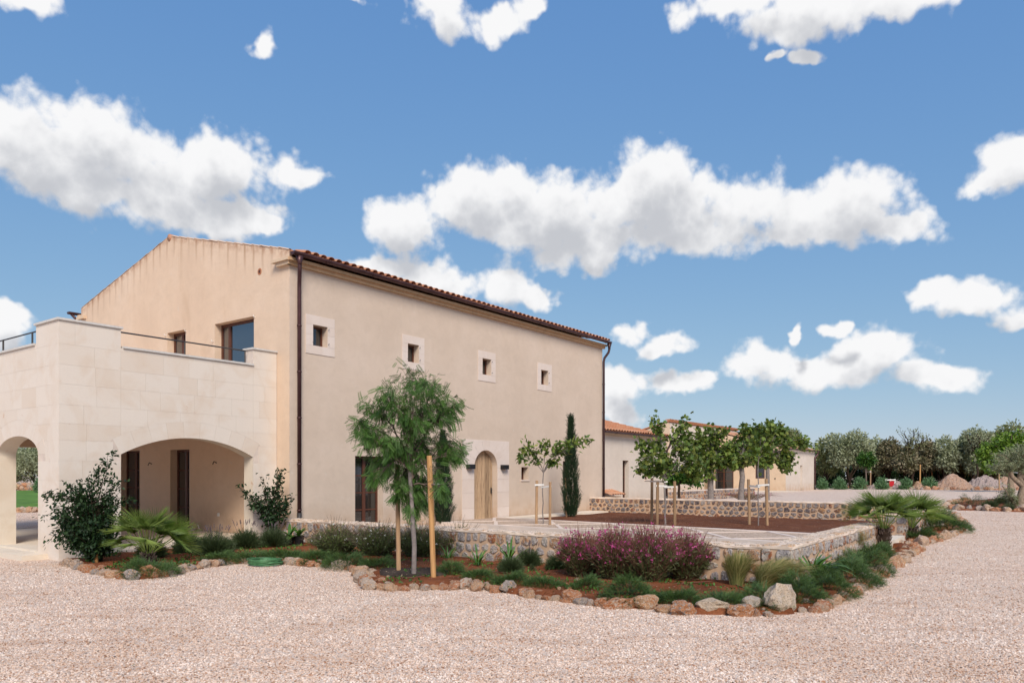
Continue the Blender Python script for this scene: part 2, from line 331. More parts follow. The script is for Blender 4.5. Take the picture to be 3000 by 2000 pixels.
M['white'] = simple('white_paint', (.72, .70, .68), .6)
M['strap'] = simple('strap', (.66, .64, .62), .6)
M['plastic'] = simple('white_plastic', (.75, .73, .70), .4)
M['red'] = simple('red_cloth', (.45, .012, .02), .7)
M['terracotta'] = None
def tilemat():
    m, nt, b = newmat('terracotta', .85, .2)
    oi = nd(nt, 'ShaderNodeObjectInfo')
    c = ramp(nt, oi.outputs['Random'], [(0, (.42, .17, .085)), (.4, (.50, .22, .12)), (.7, (.56, .28, .16)), (1, (.46, .24, .16))])
    n = noise(nt, 7, 7, .7); c = mixc(nt, mrange(nt, n, .45, .7, 0, .6), c, (.52, .33, .22))
    n = noise(nt, 2.2, 6, .7); c = mixc(nt, mrange(nt, n, .55, .75, 0, .6), c, (.24, .10, .06))
    nt.links.new(c, b.inputs['Base Color']); bump(nt, b, noise(nt, 50, 4), .3, .004); return m
M['terracotta'] = tilemat()
M['verge_tile'] = simple('verge_tile', (.60, .44, .34), .9, .15, .18, 5)
def glassmat(name, tintc, refl):
    m, nt, b = newmat(name, .04, .5); b.inputs['Base Color'].default_value = (*tintc, 1); b.inputs['IOR'].default_value = refl; return m
M['glass'] = glassmat('glass', (.018, .017, .017), 1.85)
M['glass_sky'] = glassmat('glass_coated', (.02, .024, .03), 2.6)
M['curtain'] = simple('curtain', (.42, .40, .36), .9)

def gravelmat():
    m, nt, b = newmat('gravel', 1, .03)
    tc = nd(nt, 'ShaderNodeTexCoord')
    v = nd(nt, 'ShaderNodeTexVoronoi'); v.inputs['Scale'].default_value = 62; nt.links.new(tc.outputs['Object'], v.inputs['Vector'])
    sp = nd(nt, 'ShaderNodeSeparateColor'); nt.links.new(v.outputs['Color'], sp.inputs[0])
    c = ramp(nt, sp.outputs[0], [(0, (.40, .27, .20)), (.15, (.60, .44, .34)), (.45, (.73, .58, .48)), (.75, (.79, .67, .58)), (.93, (.84, .75, .68)), (1, (.30, .16, .10))])
    c = mixc(nt, mrange(nt, v.outputs['Distance'], .45, .75, 0, .6), c, (.34, .24, .18))
    big = noise(nt, .35, 6, .6); c = mixc(nt, mrange(nt, big, .42, .68, 0, .30), c, (.56, .40, .31))
    med = noise(nt, 3.5, 7, .7); c = mixc(nt, mrange(nt, med, .5, .75, 0, .35), c, (.52, .37, .29))
    nt.links.new(c, b.inputs['Base Color'])
    h = math2(nt, 'SUBTRACT', 1, v.outputs['Distance']); bump(nt, b, math2(nt, 'ADD', h, math2(nt, 'MULTIPLY', noise(nt, 25, 4), .7)), .55, .012)
    return m
M['gravel'] = gravelmat()
def pebblemat(name='pebble'):
    m, nt, b = newmat(name, 1, .05); oi = nd(nt, 'ShaderNodeObjectInfo')
    c = ramp(nt, oi.outputs['Random'], [(0, (.30, .18, .12)), (.10, (.48, .32, .23)), (.25, (.64, .48, .38)), (.5, (.74, .59, .50)), (.78, (.80, .68, .60)), (.94, (.86, .78, .72)), (.965, (.52, .27, .16)), (.985, (.30, .26, .24)), (1, (.15, .12, .11))])
    ge = nd(nt, 'ShaderNodeNewGeometry'); pos = ge.outputs['Position']
    n = noise(nt, .45, 6, .62, vec=pos, dist=.6); c = mixc(nt, mrange(nt, n, .44, .66, 0, .55), c, mixc(nt, 1, c, (.72, .60, .50), 'MULTIPLY'))
    n = noise(nt, 2.6, 7, .7, vec=pos); c = mixc(nt, mrange(nt, n, .52, .68, 0, .55), c, mixc(nt, 1, c, (.66, .53, .44), 'MULTIPLY'))
    n = noise(nt, 1.0, 5, .6, vec=pos, stretch=(.5, 3.2, 1), dist=.3); c = mixc(nt, mrange(nt, n, .56, .66, 0, .6), c, mixc(nt, 1, c, (.62, .49, .40), 'MULTIPLY'))
    nt.links.new(c, b.inputs['Base Color']); return m
M['pebble'] = pebblemat()
def soilmat(name, lo, mid, hi):
    m, nt, b = newmat(name, .95, .1)
    n = noise(nt, 2.0, 8, .68); c = ramp(nt, n, [(.3, lo), (.52, mid), (.75, hi)])
    v = nd(nt, 'ShaderNodeTexVoronoi'); v.inputs['Scale'].default_value = 26; tc = nd(nt, 'ShaderNodeTexCoord'); nt.links.new(tc.outputs['Object'], v.inputs['Vector'])
    sp = nd(nt, 'ShaderNodeSeparateColor'); nt.links.new(v.outputs['Color'], sp.inputs[0])
    c = mixc(nt, math2(nt, 'MULTIPLY', mrange(nt, sp.outputs[0], .88, .92), mrange(nt, v.outputs['Distance'], .35, .3)), c, (.50, .36, .26))
    n2 = noise(nt, 22, 6, .7); c = mixc(nt, mrange(nt, n2, .5, .7, 0, .5), c, lo)
    nt.links.new(c, b.inputs['Base Color']); bump(nt, b, math2(nt, 'ADD', n2, math2(nt, 'MULTIPLY', n, 2)), 1, .04); return m
M['soil'] = soilmat('soil', (.10, .036, .018), (.23, .075, .032), (.34, .13, .06))
M['soil_yard'] = soilmat('soil_yard', (.10, .042, .025), (.165, .062, .033), (.24, .105, .055))
M['soil_dark'] = soilmat('soil_dark', (.03, .022, .018), (.06, .045, .038), (.11, .085, .07))
M['lawn'] = simple('lawn', (.10, .20, .03), .9, .2, .45, 1.5, bmp=.6)
M['heap_grey'] = rockmat('heap_grey', [(0, (.34, .27, .25)), (1, (.30, .25, .24))], 3, (.46, .38, .35))
M['heap_orange'] = rockmat('heap_orange', [(0, (.38, .24, .17)), (1, (.38, .24, .17))], 2, (.42, .33, .28))
M['bark'] = simple('bark', (.16, .12, .10), .95, .1, .35, 14, bmp=.8)
M['bark_grey'] = simple('bark_grey', (.22, .19, .18), .9, .15, .25, 14, bmp=.6)
M['bark_dark'] = simple('bark_dark', (.045, .03, .022), .95, .1, .35, 14, bmp=.8)
M['bark_pale'] = simple('bark_pale', (.26, .20, .15), .95, .1, .35, 10, bmp=.8)
M['hose'] = simple('hose', (.06, .17, .07), .4, .4, .35, 9)
M['stem_red'] = simple('stem_red', (.20, .09, .065), .8)
M['pipe'] = simple('drip_pipe', (.14, .06, .04), .6)

L_PEPPER = foliage('leaf_pepper', [(.035, .085, .018), (.06, .14, .028), (.10, .21, .04), (.05, .11, .028), (.15, .27, .05)])
L_MULB = foliage('leaf_mulberry', [(.06, .11, .028), (.10, .165, .035), (.20, .27, .05), (.06, .10, .03), (.28, .30, .07)])
L_DARK = foliage('leaf_dark', [(.012, .030, .014), (.020, .048, .018), (.035, .075, .022), (.015, .035, .016)])
L_CITRUS = foliage('leaf_citrus', [(.022, .06, .014), (.05, .13, .022), (.11, .23, .035)])
L_CYP = foliage('leaf_cypress', [(.010, .024, .012), (.018, .042, .018), (.032, .062, .022)], .1)
L_JUN = foliage('leaf_juniper', [(.035, .07, .022), (.06, .115, .032), (.095, .165, .042), (.135, .20, .06)], .15)
L_LAV = foliage('leaf_lavender', [(.035, .055, .022), (.055, .085, .032), (.09, .12, .055)], .15)
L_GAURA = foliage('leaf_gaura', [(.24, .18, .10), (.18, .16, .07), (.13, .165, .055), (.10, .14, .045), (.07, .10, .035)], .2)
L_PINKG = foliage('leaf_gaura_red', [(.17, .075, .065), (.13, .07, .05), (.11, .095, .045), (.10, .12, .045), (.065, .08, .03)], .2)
L_GRASS = foliage('leaf_feather_grass', [(0.120, 0.144, 0.048), (0.216, 0.228, 0.078), (0.480, 0.384, 0.180), (0.096, 0.132, 0.048)], .25)
L_PALM = foliage('leaf_palm', [(.10, .16, .035), (.17, .25, .055), (.26, .33, .09)], .25, .45)
L_AGAP = foliage('leaf_strap', [(0.039, 0.106, 0.022), (0.072, 0.175, 0.030), (0.117, 0.237, 0.036)], .25, .4, .5)
L_OLIVE = foliage('leaf_olive', [(.16, .19, .10), (.26, .29, .17), (.36, .39, .26), (.19, .20, .12)], .15)
L_HEDGE = foliage('leaf_hedge', [(.13, .14, .055), (.19, .22, .09), (.28, .30, .14), (.16, .16, .065)], .15)
L_BROWN = foliage('leaf_dry', [(.16, .14, .085), (.26, .21, .13), (.14, .15, .08), (.30, .25, .17)], .15)
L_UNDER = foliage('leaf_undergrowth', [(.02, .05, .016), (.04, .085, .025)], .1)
L_OLEA = foliage('leaf_oleander', [(0.065, 0.138, 0.065), (0.130, 0.250, 0.117), (0.195, 0.325, 0.156)], .2)
L_BRIGHT = foliage('leaf_bright', [(.07, .15, .02), (.14, .25, .03), (.22, .33, .05), (.05, .10, .02)], .3)
L_PINK = foliage('petal_pink', [(.42, .04, .20), (.56, .10, .30), (.33, .03, .16)], .3)
L_WHITE = foliage('petal_white', [(.75, .72, .68), (.8, .78, .76)], .3)
L_STALK = foliage('flower_stalk', [(.12, .09, .10), (.16, .12, .14)], .1)
# ------------------------------------------------------------ ground
def poly_sheet(name, poly, zf, step, mat, parent=None, smooth=True, jitter=.3, skirt=.12):
    """horizontal sheet over a polygon, with interior points so that it can undulate"""
    xs = [p[0] for p in poly]; ys = [p[1] for p in poly]
    def inside(x, y):
        c = False
        for i in range(len(poly)):
            (x1, y1), (x2, y2) = poly[i], poly[i-1]
            if (y1 > y) != (y2 > y) and x < (x2-x1)*(y-y1)/(y2-y1)+x1: c = not c
        return c
    pts = []
    for i, p in enumerate(poly):
        q = poly[(i+1) % len(poly)]; n = max(1, int(math.hypot(q[0]-p[0], q[1]-p[1])/step))
        pts += [(p[0]+(q[0]-p[0])*k/n, p[1]+(q[1]-p[1])*k/n) for k in range(n)]
    nb = len(pts); y = min(ys)+step/2
    while y < max(ys):
        x = min(xs)+step/2
        while x < max(xs):
            a, b = x+random.uniform(-jitter, jitter)*step, y+random.uniform(-jitter, jitter)*step
            if inside(a, b): pts.append((a, b))
            x += step
        y += step
    v, e, f, *_ = delaunay_2d_cdt([Vector(p) for p in pts], [], [list(range(nb))], 1, 1e-4)
    def edge(x, y):
        best = 9
        for i in range(len(poly)):
            (x1, y1), (x2, y2) = poly[i], poly[i-1]; dx, dy = x2-x1, y2-y1; u = max(0, min(1, ((x-x1)*dx+(y-y1)*dy)/max(dx*dx+dy*dy, 1e-9))); best = min(best, math.hypot(x-x1-dx*u, y-y1-dy*u))
        return best
    verts = [(p.x, p.y, zf(p.x, p.y)-(skirt if skirt and edge(p.x, p.y) < .01 else 0)) for p in v]
    return link(name, mesh(name, verts, [tuple(q) for q in f], mat, smooth), parent), inside

def ground():
    xs = sorted(set([-900, -400, -200, -120, -80]+[x*2 for x in range(-30, 61)]+[160, 250, 450, 900]))
    ys = sorted(set([-60, -20, 0]+[y for y in range(2, 40)]+[44, 50, 60, 70, 80, 100, 140, 200, 400, 900]))
    v = [(x, y, gz(x, y)) for y in ys for x in xs]; n = len(xs)
    f = [(j*n+i, j*n+i+1, (j+1)*n+i+1, (j+1)*n+i) for j in range(len(ys)-1) for i in range(n-1)]
    tag(link('gravel_ground', mesh('gravel_ground', v, f, M['gravel'], True)), 'pale pinkish gravel forecourt spreading round the house', kind='structure')
ground()
# loose gravel on the forecourt: real stones, one object (geometry nodes)
def pebbles():
    src = bpy.data.collections.new('pebble_shapes')
    for i in range(6):
        bm = bmesh.new(); bmesh.ops.create_icosphere(bm, subdivisions=1, radius=.5)
        sx, sy, sz = random.uniform(.8, 1.25), random.uniform(.6, .95), random.uniform(.4, .7)
        for v in bm.verts: v.co = Vector((v.co.x*sx, v.co.y*sy, v.co.z*sz))*random.uniform(.8, 1.18)
        me = bpy.data.meshes.new('pebble_shape'); bm.to_mesh(me); bm.free(); me.materials.append(M['pebble'])
        src.objects.link(bpy.data.objects.new('pebble_shape', me))
    N = 400000
    y = 4.6+(RNG.random(N)**1.7)*27; x = (RNG.random(N)*2-1)*(y*.78+1.0)
    keep = np.ones(N, bool)
    poly = BED1
    def ins(px, py, pl):
        c = np.zeros(len(px), bool)
        for i in range(len(pl)):
            (x1, y1), (x2, y2) = pl[i], pl[i-1]
            if y1 == y2: continue
            cond = ((y1 > py) != (y2 > py)) & (px < (x2-x1)*(py-y1)/(y2-y1)+x1); c ^= cond
        return c
    keep &= ~ins(x, y, poly) & ~ins(x, y, HOUSEPOLY) & ~ins(x, y, BED2) & ~ins(x, y, YARDPOLY)
    x, y = x[keep], y[keep]
    z = np.array([gz(0, b) for b in y])+.003
    me = bpy.data.meshes.new('gravel_stones'); me.vertices.add(len(x)); me.vertices.foreach_set('co', np.stack([x, y, z], 1).ravel())
    o = link('gravel_stones', me); tag(o, 'loose pale gravel stones strewn over the forecourt', kind='stuff')
    ng = bpy.data.node_groups.new('gravel_scatter', 'GeometryNodeTree')
    ng.interface.new_socket('Geometry', in_out='INPUT', socket_type='NodeSocketGeometry'); ng.interface.new_socket('Geometry', in_out='OUTPUT', socket_type='NodeSocketGeometry')
    n = ng.nodes; l = ng.links; gi = n.new('NodeGroupInput'); go = n.new('NodeGroupOutput')
    ci = n.new('GeometryNodeCollectionInfo'); ci.inputs[0].default_value = src; ci.inputs['Separate Children'].default_value = True; ci.inputs['Reset Children'].default_value = True
    ip = n.new('GeometryNodeInstanceOnPoints'); ip.inputs['Pick Instance'].default_value = True
    rv = n.new('FunctionNodeRandomValue'); rv.data_type = 'FLOAT_VECTOR'; rv.inputs[0].default_value = (-.5, -.5, 0); rv.inputs[1].default_value = (.5, .5, 6.28)
    rs = n.new('FunctionNodeRandomValue'); rs.data_type = 'FLOAT'; rs.inputs[2].default_value = 0; rs.inputs[3].default_value = 1
    pw = n.new('ShaderNodeMath'); pw.operation = 'POWER'; pw.inputs[1].default_value = 2.2; l.new(rs.outputs[1], pw.inputs[0])
    ma = n.new('ShaderNodeMath'); ma.operation = 'MULTIPLY_ADD'; ma.inputs[1].default_value = .015; ma.inputs[2].default_value = .013; l.new(pw.outputs[0], ma.inputs[0])
    l.new(gi.outputs[0], ip.inputs['Points']); l.new(ci.outputs[0], ip.inputs['Instance']); l.new(rv.outputs[0], ip.inputs['Rotation']); l.new(ma.outputs[0], ip.inputs['Scale']); l.new(ip.outputs[0], go.inputs[0])
    o.modifiers.new('scatter', 'NODES').node_group = ng

BORDER = [(186,1652),(240,1668),(300,1682),(350,1692),(405,1697),(470,1692),(530,1676),(600,1662),(680,1650),(740,1645),(820,1648),(900,1656),(980,1664),(1040,1672),(1062,1700),(1085,1722),(1150,1728),(1250,1726),(1370,1722),(1470,1735),(1570,1750),(1680,1765),(1780,1778),(1900,1788),(2040,1800),(2180,1802),(2300,1802),(2400,1786),(2480,1752),(2545,1712),(2600,1672),(2640,1640),(2680,1618),(2690,1606)]
def xy(v): return (v.x, v.y)
BED1 = [xy(P(*p)) for p in BORDER]+[xy(P(2600, 1597)), xy(W(6.3, -12.5)), xy(W(6.3, -12.05)), xy(W(-.1, -12.1)), xy(W(-.1, .0)), xy(W(.1, .6)), xy(W(-5.05, .6))]
HOUSEPOLY = [xy(W(-5.3, .42)), xy(W(0, .42)), xy(W(0, 12)), xy(W(-5.3, 12))]
YARDPOLY = [xy(W(-.2, 0)), xy(W(-.2, -12.2)), xy(W(15, -12.2)), xy(W(15, 0))]
BORDER2 = [(2570,1597),(2640,1593),(2700,1596),(2745,1585),(2790,1568),(2815,1545),(2812,1528),(2790,1512),(2745,1505)]
BED2 = [xy(P(*p)) for p in BORDER2]+[xy(W(13.6, -12.6)), xy(W(13.6, -12.15)), xy(W(8.9, -12.15))]
def bedz(x, y): return gz(x, y)+.07+.05*mnoise.noise(Vector((x*1.3, y*1.3, 0)))+.025*mnoise.noise(Vector((x*5, y*5, 3)))
bed1, in_bed1 = poly_sheet('garden_bed', BED1, bedz, .22, M['soil']); tag(bed1, 'red earth planting bed inside the ring of rocks', kind='structure')
bed2, in_bed2 = poly_sheet('garden_bed', BED2, bedz, .3, M['soil']); tag(bed2, 'red earth planting bed beyond the gate gap', kind='structure')
mound, _ = poly_sheet('mulch_ring', [(P(1215, 1690).x+.62*math.cos(a), P(1215, 1690).y+.5*math.sin(a)) for a in [i*math.tau/18 for i in range(18)]], lambda x, y: bedz(x, y)+.035, .12, M['soil_dark']); tag(mound, 'dark mulch round the foot of the feathery tree', kind='structure')
def bedtop(x, y): return bedz(x, y)
pebbles()

# courtyard inside the low walls (house frame)
def yz(s, t): return .235+.02*mnoise.noise(Vector((s*1.1, t*1.1, 7)))+.012*mnoise.noise(Vector((s*6, t*6, 1)))
H0 = tag(link('courtyard', None, None, A, TH), 'walled front courtyard of red earth crossed by a pebble path', kind='structure')
far0, far1, ne0, ne1 = 8.35, 7.35, 5.3, 4.45          # path edges (s) at the facade and at the gate wall
poly_sheet('soil', [(far0, -.9), (14.45, -.9), (14.45, -11.75), (far1, -11.75)], yz, .3, M['soil_yard'], H0)
poly_sheet('soil', [(.15, -.02), (ne0+.1, -.02), (ne1+.1, -11.75), (.15, -11.75)], lambda s, t: yz(s, t)-.09, .35, M['soil_dark'], H0)
def strip(pts, z, h, name, mat, parent):
    v, f = panel(pts, [], lambda a, b: (a, b, z), (0, 0, -h)); return fixnormals(link(name, mesh(name, v, f, mat), parent))
strip([(far0, -.05), (14.4, -.05), (14.4, -.9), (far0, -.9)], .27, .2, 'paving', M['slab'], H0)
def mosaic():
    m, nt, b = newmat('pebble_mosaic', .85, .25)
    tc = nd(nt, 'ShaderNodeTexCoord'); v = nd(nt, 'ShaderNodeTexVoronoi'); v.inputs['Scale'].default_value = 22; nt.links.new(tc.outputs['Object'], v.inputs['Vector'])
    sp = nd(nt, 'ShaderNodeSeparateColor'); nt.links.new(v.outputs['Color'], sp.inputs[0])
    c = ramp(nt, sp.outputs[0], [(0, (.20, .13, .10)), (.5, (.40, .29, .22)), (1, (.58, .47, .38))]); c = mixc(nt, mrange(nt, v.outputs['Distance'], .4, .6), c, (.50, .38, .29))
    nt.links.new(c, b.inputs['Base Color']); bump(nt, b, math2(nt, 'SUBTRACT', 1, v.outputs['Distance']), .6, .02); return m
MOS = mosaic()
def fs(t): return far0+(far1-far0)*(-t/11.8)
def ns(t): return ne0+(ne1-ne0)*(-t/11.8)
path = tag(link('garden_path', None, None, A, TH), 'pebble path with pale diagonal stone bands leading from the arched door to the gate', kind='structure')
strip([(ns(0)+.1, -.05), (fs(0)-.1, -.05), (fs(-11.7)-.1, -11.7), (ns(-11.7)+.1, -11.7)], .265, .2, 'pebble_mosaic', MOS, path)
bw = .13
for t in range(0, 9):
    t0, t1 = -.05-t*1.3, -.05-(t+1)*1.3-.008*0
    for side, g in ((-1, ns), (1, fs)):
        a = g(t0)-side*bw*(1 if side > 0 else 1); 
        lo0, lo1 = (g(t0), g(t0)+bw*1.4) if side < 0 else (g(t0)-bw*1.4, g(t0)); l10, l11 = (g(t1), g(t1)+bw*1.4) if side < 0 else (g(t1)-bw*1.4, g(t1))
        strip([(lo0, t0), (lo1, t0), (l11, t1+.012), (l10, t1+.012)], .28, .19 if side < 0 else .05, 'stone_band', M['surround'], path)
def band(a, b, w=.11):
    d = Vector((b[0]-a[0], b[1]-a[1])); n = Vector((-d.y, d.x)).normalized()*w/2
    strip([(a[0]+n.x, a[1]+n.y), (b[0]+n.x, b[1]+n.y), (b[0]-n.x, b[1]-n.y), (a[0]-n.x, a[1]-n.y)], .2775, .03, 'stone_band', M['surround'], path)
seg = 2.34
for k in range(5):
    t0, t1 = -.05-k*seg, -.05-(k+1)*seg+.02
    mid = (t0+t1)/2; c = (ns(mid)+fs(mid))/2
    band((ns(t0)+.22, t0-.05), (c-.05, mid+.05)); band((c+.05, mid-.05), (fs(t1)-.22, t1+.05))
    band((fs(t0)-.22, t0-.05), (c+.09, mid+.1)); band((c-.09, mid-.1), (ns(t1)+.22, t1+.05))

# ------------------------------------------------------------ stone walls
def cells(w, h, cw, chh, gap, jit=.22, top_row=None):
    rows = max(1, round(h/chh)); seeds = []
    for r in range(rows):
        n = max(1, round(w/(cw*random.uniform(.92, 1.1)))); o = random.random()*.5
        for c in range(n):
            jj = jit*(.5 if (top_row and r == rows-1) else 1)
            seeds.append(((c+.5+random.uniform(-jit, jit))*w/n, (r+.5+random.uniform(-jj, jj)*.8)*h/rows))
    out = []
    for i, (x, y) in enumerate(seeds):
        poly = [(0, 0), (w, 0), (w, h), (0, h)]
        g0 = gap*random.uniform(.35, 1.7)
        for j, (a, b) in enumerate(seeds):
            if i == j or abs(a-x) > cw*3 or abs(b-y) > chh*3: continue
            dx, dy = a-x, b-y; L = math.hypot(dx, dy); nx, ny = dx/L, dy/L; d = L/2-g0/2
            new = []
            for k in range(len(poly)):
                p, q = poly[k-1], poly[k]
                sp = (p[0]-x)*nx+(p[1]-y)*ny-d; sq = (q[0]-x)*nx+(q[1]-y)*ny-d
                if (sp > 0) != (sq > 0): u = sp/(sp-sq); new.append((p[0]+(q[0]-p[0])*u, p[1]+(q[1]-p[1])*u))
                if sq <= 0: new.append(q)
            poly = new
            if len(poly) < 3: break
        if len(poly) < 3: continue
        sm = []
        for k in range(len(poly)):
            p, q = poly[k-1], poly[k]; L = math.hypot(q[0]-p[0], q[1]-p[1]); u = random.uniform(.12, .24)
            if L < .01: continue
            sm += [(p[0]+(q[0]-p[0])*u, p[1]+(q[1]-p[1])*u), (p[0]+(q[0]-p[0])*(1-u), p[1]+(q[1]-p[1])*(1-u))]
        if len(sm) > 3: out.append(((x, y), sm))
    return out
def stone_mesh(c, poly, f3, nrm, proud=.022):
    n = len(poly); nv = Vector(nrm); v = []; 
    for dep, scl, jj in ((-.03, 1, 0), (.004, 1, .004), (proud, .84, .012)):
        for (a, b) in poly:
            pa, pb = c[0]+(a-c[0])*scl, c[1]+(b-c[1])*scl
            v.append(Vector(f3(pa, pb))+nv*(dep+random.uniform(-jj, jj)))
    v.append(Vector(f3(*c))+nv*(proud+random.uniform(-.006, .012)))
    org = Vector(f3(*c)); v = [p-org for p in v]
    f = [(r*n+k, r*n+(k+1) % n, (r+1)*n+(k+1) % n, (r+1)*n+k) for r in range(2) for k in range(n)]+[(2*n+k, 2*n+(k+1) % n, 3*n) for k in range(n)]
    return org, v, f
def stones_on(parent, w, h, f3, nrm, cw, chh, gap, mat, proud=.022, name='stone', flip=False, top_row=True):
    for c, poly in cells(w, h, cw, chh, gap, top_row=top_row):
        org, v, f = stone_mesh(c, poly, f3, nrm, proud)
        if flip: f = [t[::-1] for t in f]
        link(name, mesh(name, v, f, mat), parent, org)
def low_wall(label, s0, s1, t0, t1, z0, z1, faces, cw=.22, chh=.19, mat='wallstone', zend=None, capm='mortar_pale', top=True, inset=0):
    """faces: any of s0,s1,t0,t1 = the sides that carry stones"""
    o = thing('stone_wall', label, 'stone wall', A, TH)
    cb = MB(); nseg = max(2, int(max(s1-s0, t1-t0)/.25)); v = []; f = []
    cb.box(((s0+s1)/2, (t0+t1)/2, (z0+z1)/2-.02), (s1-s0, t1-t0, z1-z0-.04)); cb.put('mortar', M['mortar'], o)
    # uneven mortared top
    longs = (s1-s0) > (t1-t0); Ln = (s1-s0) if longs else (t1-t0); Wd = (t1-t0) if longs else (s1-s0); n = max(3, int(Ln/.18))
    e = .012
    for i in range(n+1):
        u = Ln*i/n
        for j, (b, zz) in enumerate([(-e, -.045), (-e, -.008), (.04, .004), (Wd/2, .01), (Wd-.04, .004), (Wd+e, -.008), (Wd+e, -.045)]):
            b += random.uniform(-.012, .008); zz += random.uniform(-.012, .012) if j not in (0, 6) else 0
            uu = u+(-e if i == 0 else e if i == n else 0)
            v.append((s0+uu, t0+b, z1+zz) if longs else (s0+b, t0+uu, z1+zz))
    for i in range(n):
        for j in range(6): f.append((i*7+j, (i+1)*7+j, (i+1)*7+j+1, i*7+j+1))
    f += [tuple(range(7)), tuple(n*7+k for k in range(7))]
    fixnormals(link('top', mesh('top', v, f, M[capm]), o))
    h = z1-z0-.05; gp = .055
    if 's0' in faces: stones_on(o, t1-t0, h, lambda a, b: (s0, t1-a, z0+b), (-1, 0, 0), cw, chh, gp, M[mat])
    if 's1' in faces: stones_on(o, t1-t0, h, lambda a, b: (s1, t0+a, z0+b), (1, 0, 0), cw, chh, gp, M[mat])
    if 't0' in faces: stones_on(o, s1-s0, h, lambda a, b: (s0+a, t0, z0+b), (0, -1, 0), cw, chh, gp, M[mat])
    if 't1' in faces: stones_on(o, s1-s0, h, lambda a, b: (s1-a, t1, z0+b), (0, 1, 0), cw, chh, gp, M[mat])
    if top: stones_on(o, s1-s0, t1-t0, lambda a, b: (s0+a, t0+b, z1+.006), (0, 0, 1), .26, .2, .05, M['capstone'], .006, 'top_stone', top_row=False)
    return o
ww = .42
low_wall('low stone wall behind the pink flowering bushes, running from the house corner to the grasses', -.25, -.25+ww, -11.75, .0, .0, .61, ('s0',), .215, .19, 'frontstone')
low_wall('low stone wall with pale top beside the big strap-leaved clump and fan palm', -.25, 6.35, -12.2, -11.77, .0, .63, ('t0', 's1', 's0'), .19, .22, 'frontstone')
low_wall('low wall of dark and rusty stones at the back of the red earth courtyard', 14.5, 14.92, -11.75, .55, .12, .79, ('s0',), .21, .17, 'wallstone', top=False)
low_wall('short stone wall stub behind the fan palm, far side of the gate gap', 9.2, 14.9, -12.2, -11.77, .05, .72, ('t0', 's0'), .24, .2, 'frontstone', top=False)
low_wall('far stone wall in front of the knobbly grey tree trunks', 26.3, 40, 2.0, 2.35, .18, .80, ('t0',), .3, .2, 'wallstone', top=False)
b = MB(); b.box((7.6, -11.98, .13), (2.4, .6, .16)); o = b.put('gate_step', M['slab'], None, loc=A, rz=TH); tag(o, 'pale stone step in the gap beside the fan palm', 'step')

# ------------------------------------------------------------ main house
house = thing('farmhouse', 'large cream stucco farmhouse with gabled tile roof and arched wooden door', 'house', A, TH)
LEN, WID, EZ, PK = 15.5, 11.15, 7.02, 8.39
fac = lambda a, b: (a, 0, b)
gab = lambda a, b: (0, a, b)
def rev(l): return l[::-1]
small_s = [.95, 4.37, 7.84, 11.25]
fh = [rect(.36+0, .36, 0, 0)][:0]
fh += [rect(c-.235, c+.235, 5.0, 5.53) for c in small_s]
fh += [rect(2.13, 3.16, .2, 2.21), rect(9.80, 10.23, 1.52, 1.97), rect(12.5, 13.1, 1.31, 2.22)]
fh += [archpoly(7.18, 8.41, .21, 1.93, .58)]
v, f = panel(rect(.0, LEN, -.3, EZ), fh, fac, (0, .32, 0)); 
v = [Vector((p.x if p.x > .001 else 0.001, p.y, p.z)) for p in v]
fixnormals(link('wall', mesh('wall', v, f, M['stucco']), house))
gh = [rect(1.47, 3.26, 3.72, 5.81), rect(4.72, 5.70, 3.72, 5.84), rect(4.5, 5.52, .16, 2.42), rect(7.27, 8.5, .16, 2.44)]
v, f = panel([(.0, -.3), (WID, -.3), (WID, EZ+.25), (WID/2, PK+.27), (.0, EZ+.25)], gh, gab, (.32, 0, 0))
v = [Vector((p.x, p.y, p.z)) for p in v]
# the gable wall keeps clear of the facade wall behind the corner
v = [Vector((p.x, max(p.y, .322) if p.x > .01 else p.y, p.z)) for p in v]
fixnormals(link('wall', mesh('wall', v, f, M['stucco_gable_lit']), house))
b = MB(); b.box((LEN/2, WID-.15, EZ/2-.15), (LEN-.01, .3, EZ+.28)); b.put('wall', M['stucco'], house)
v, f = panel([(.33, -.3), (WID-.31, -.3), (WID-.31, EZ), (WID/2, PK), (.33, EZ)], [], lambda a, b: (LEN, a, b), (-.3, 0, 0)); fixnormals(link('wall', mesh('wall', v, f, M['stucco']), house))
# dark floor/rooms behind the glass
b = MB(); b.box((LEN/2, WID/2, 3.55), (LEN-.8, WID-.8, .25)); b.put('floor', M['joint'], house)

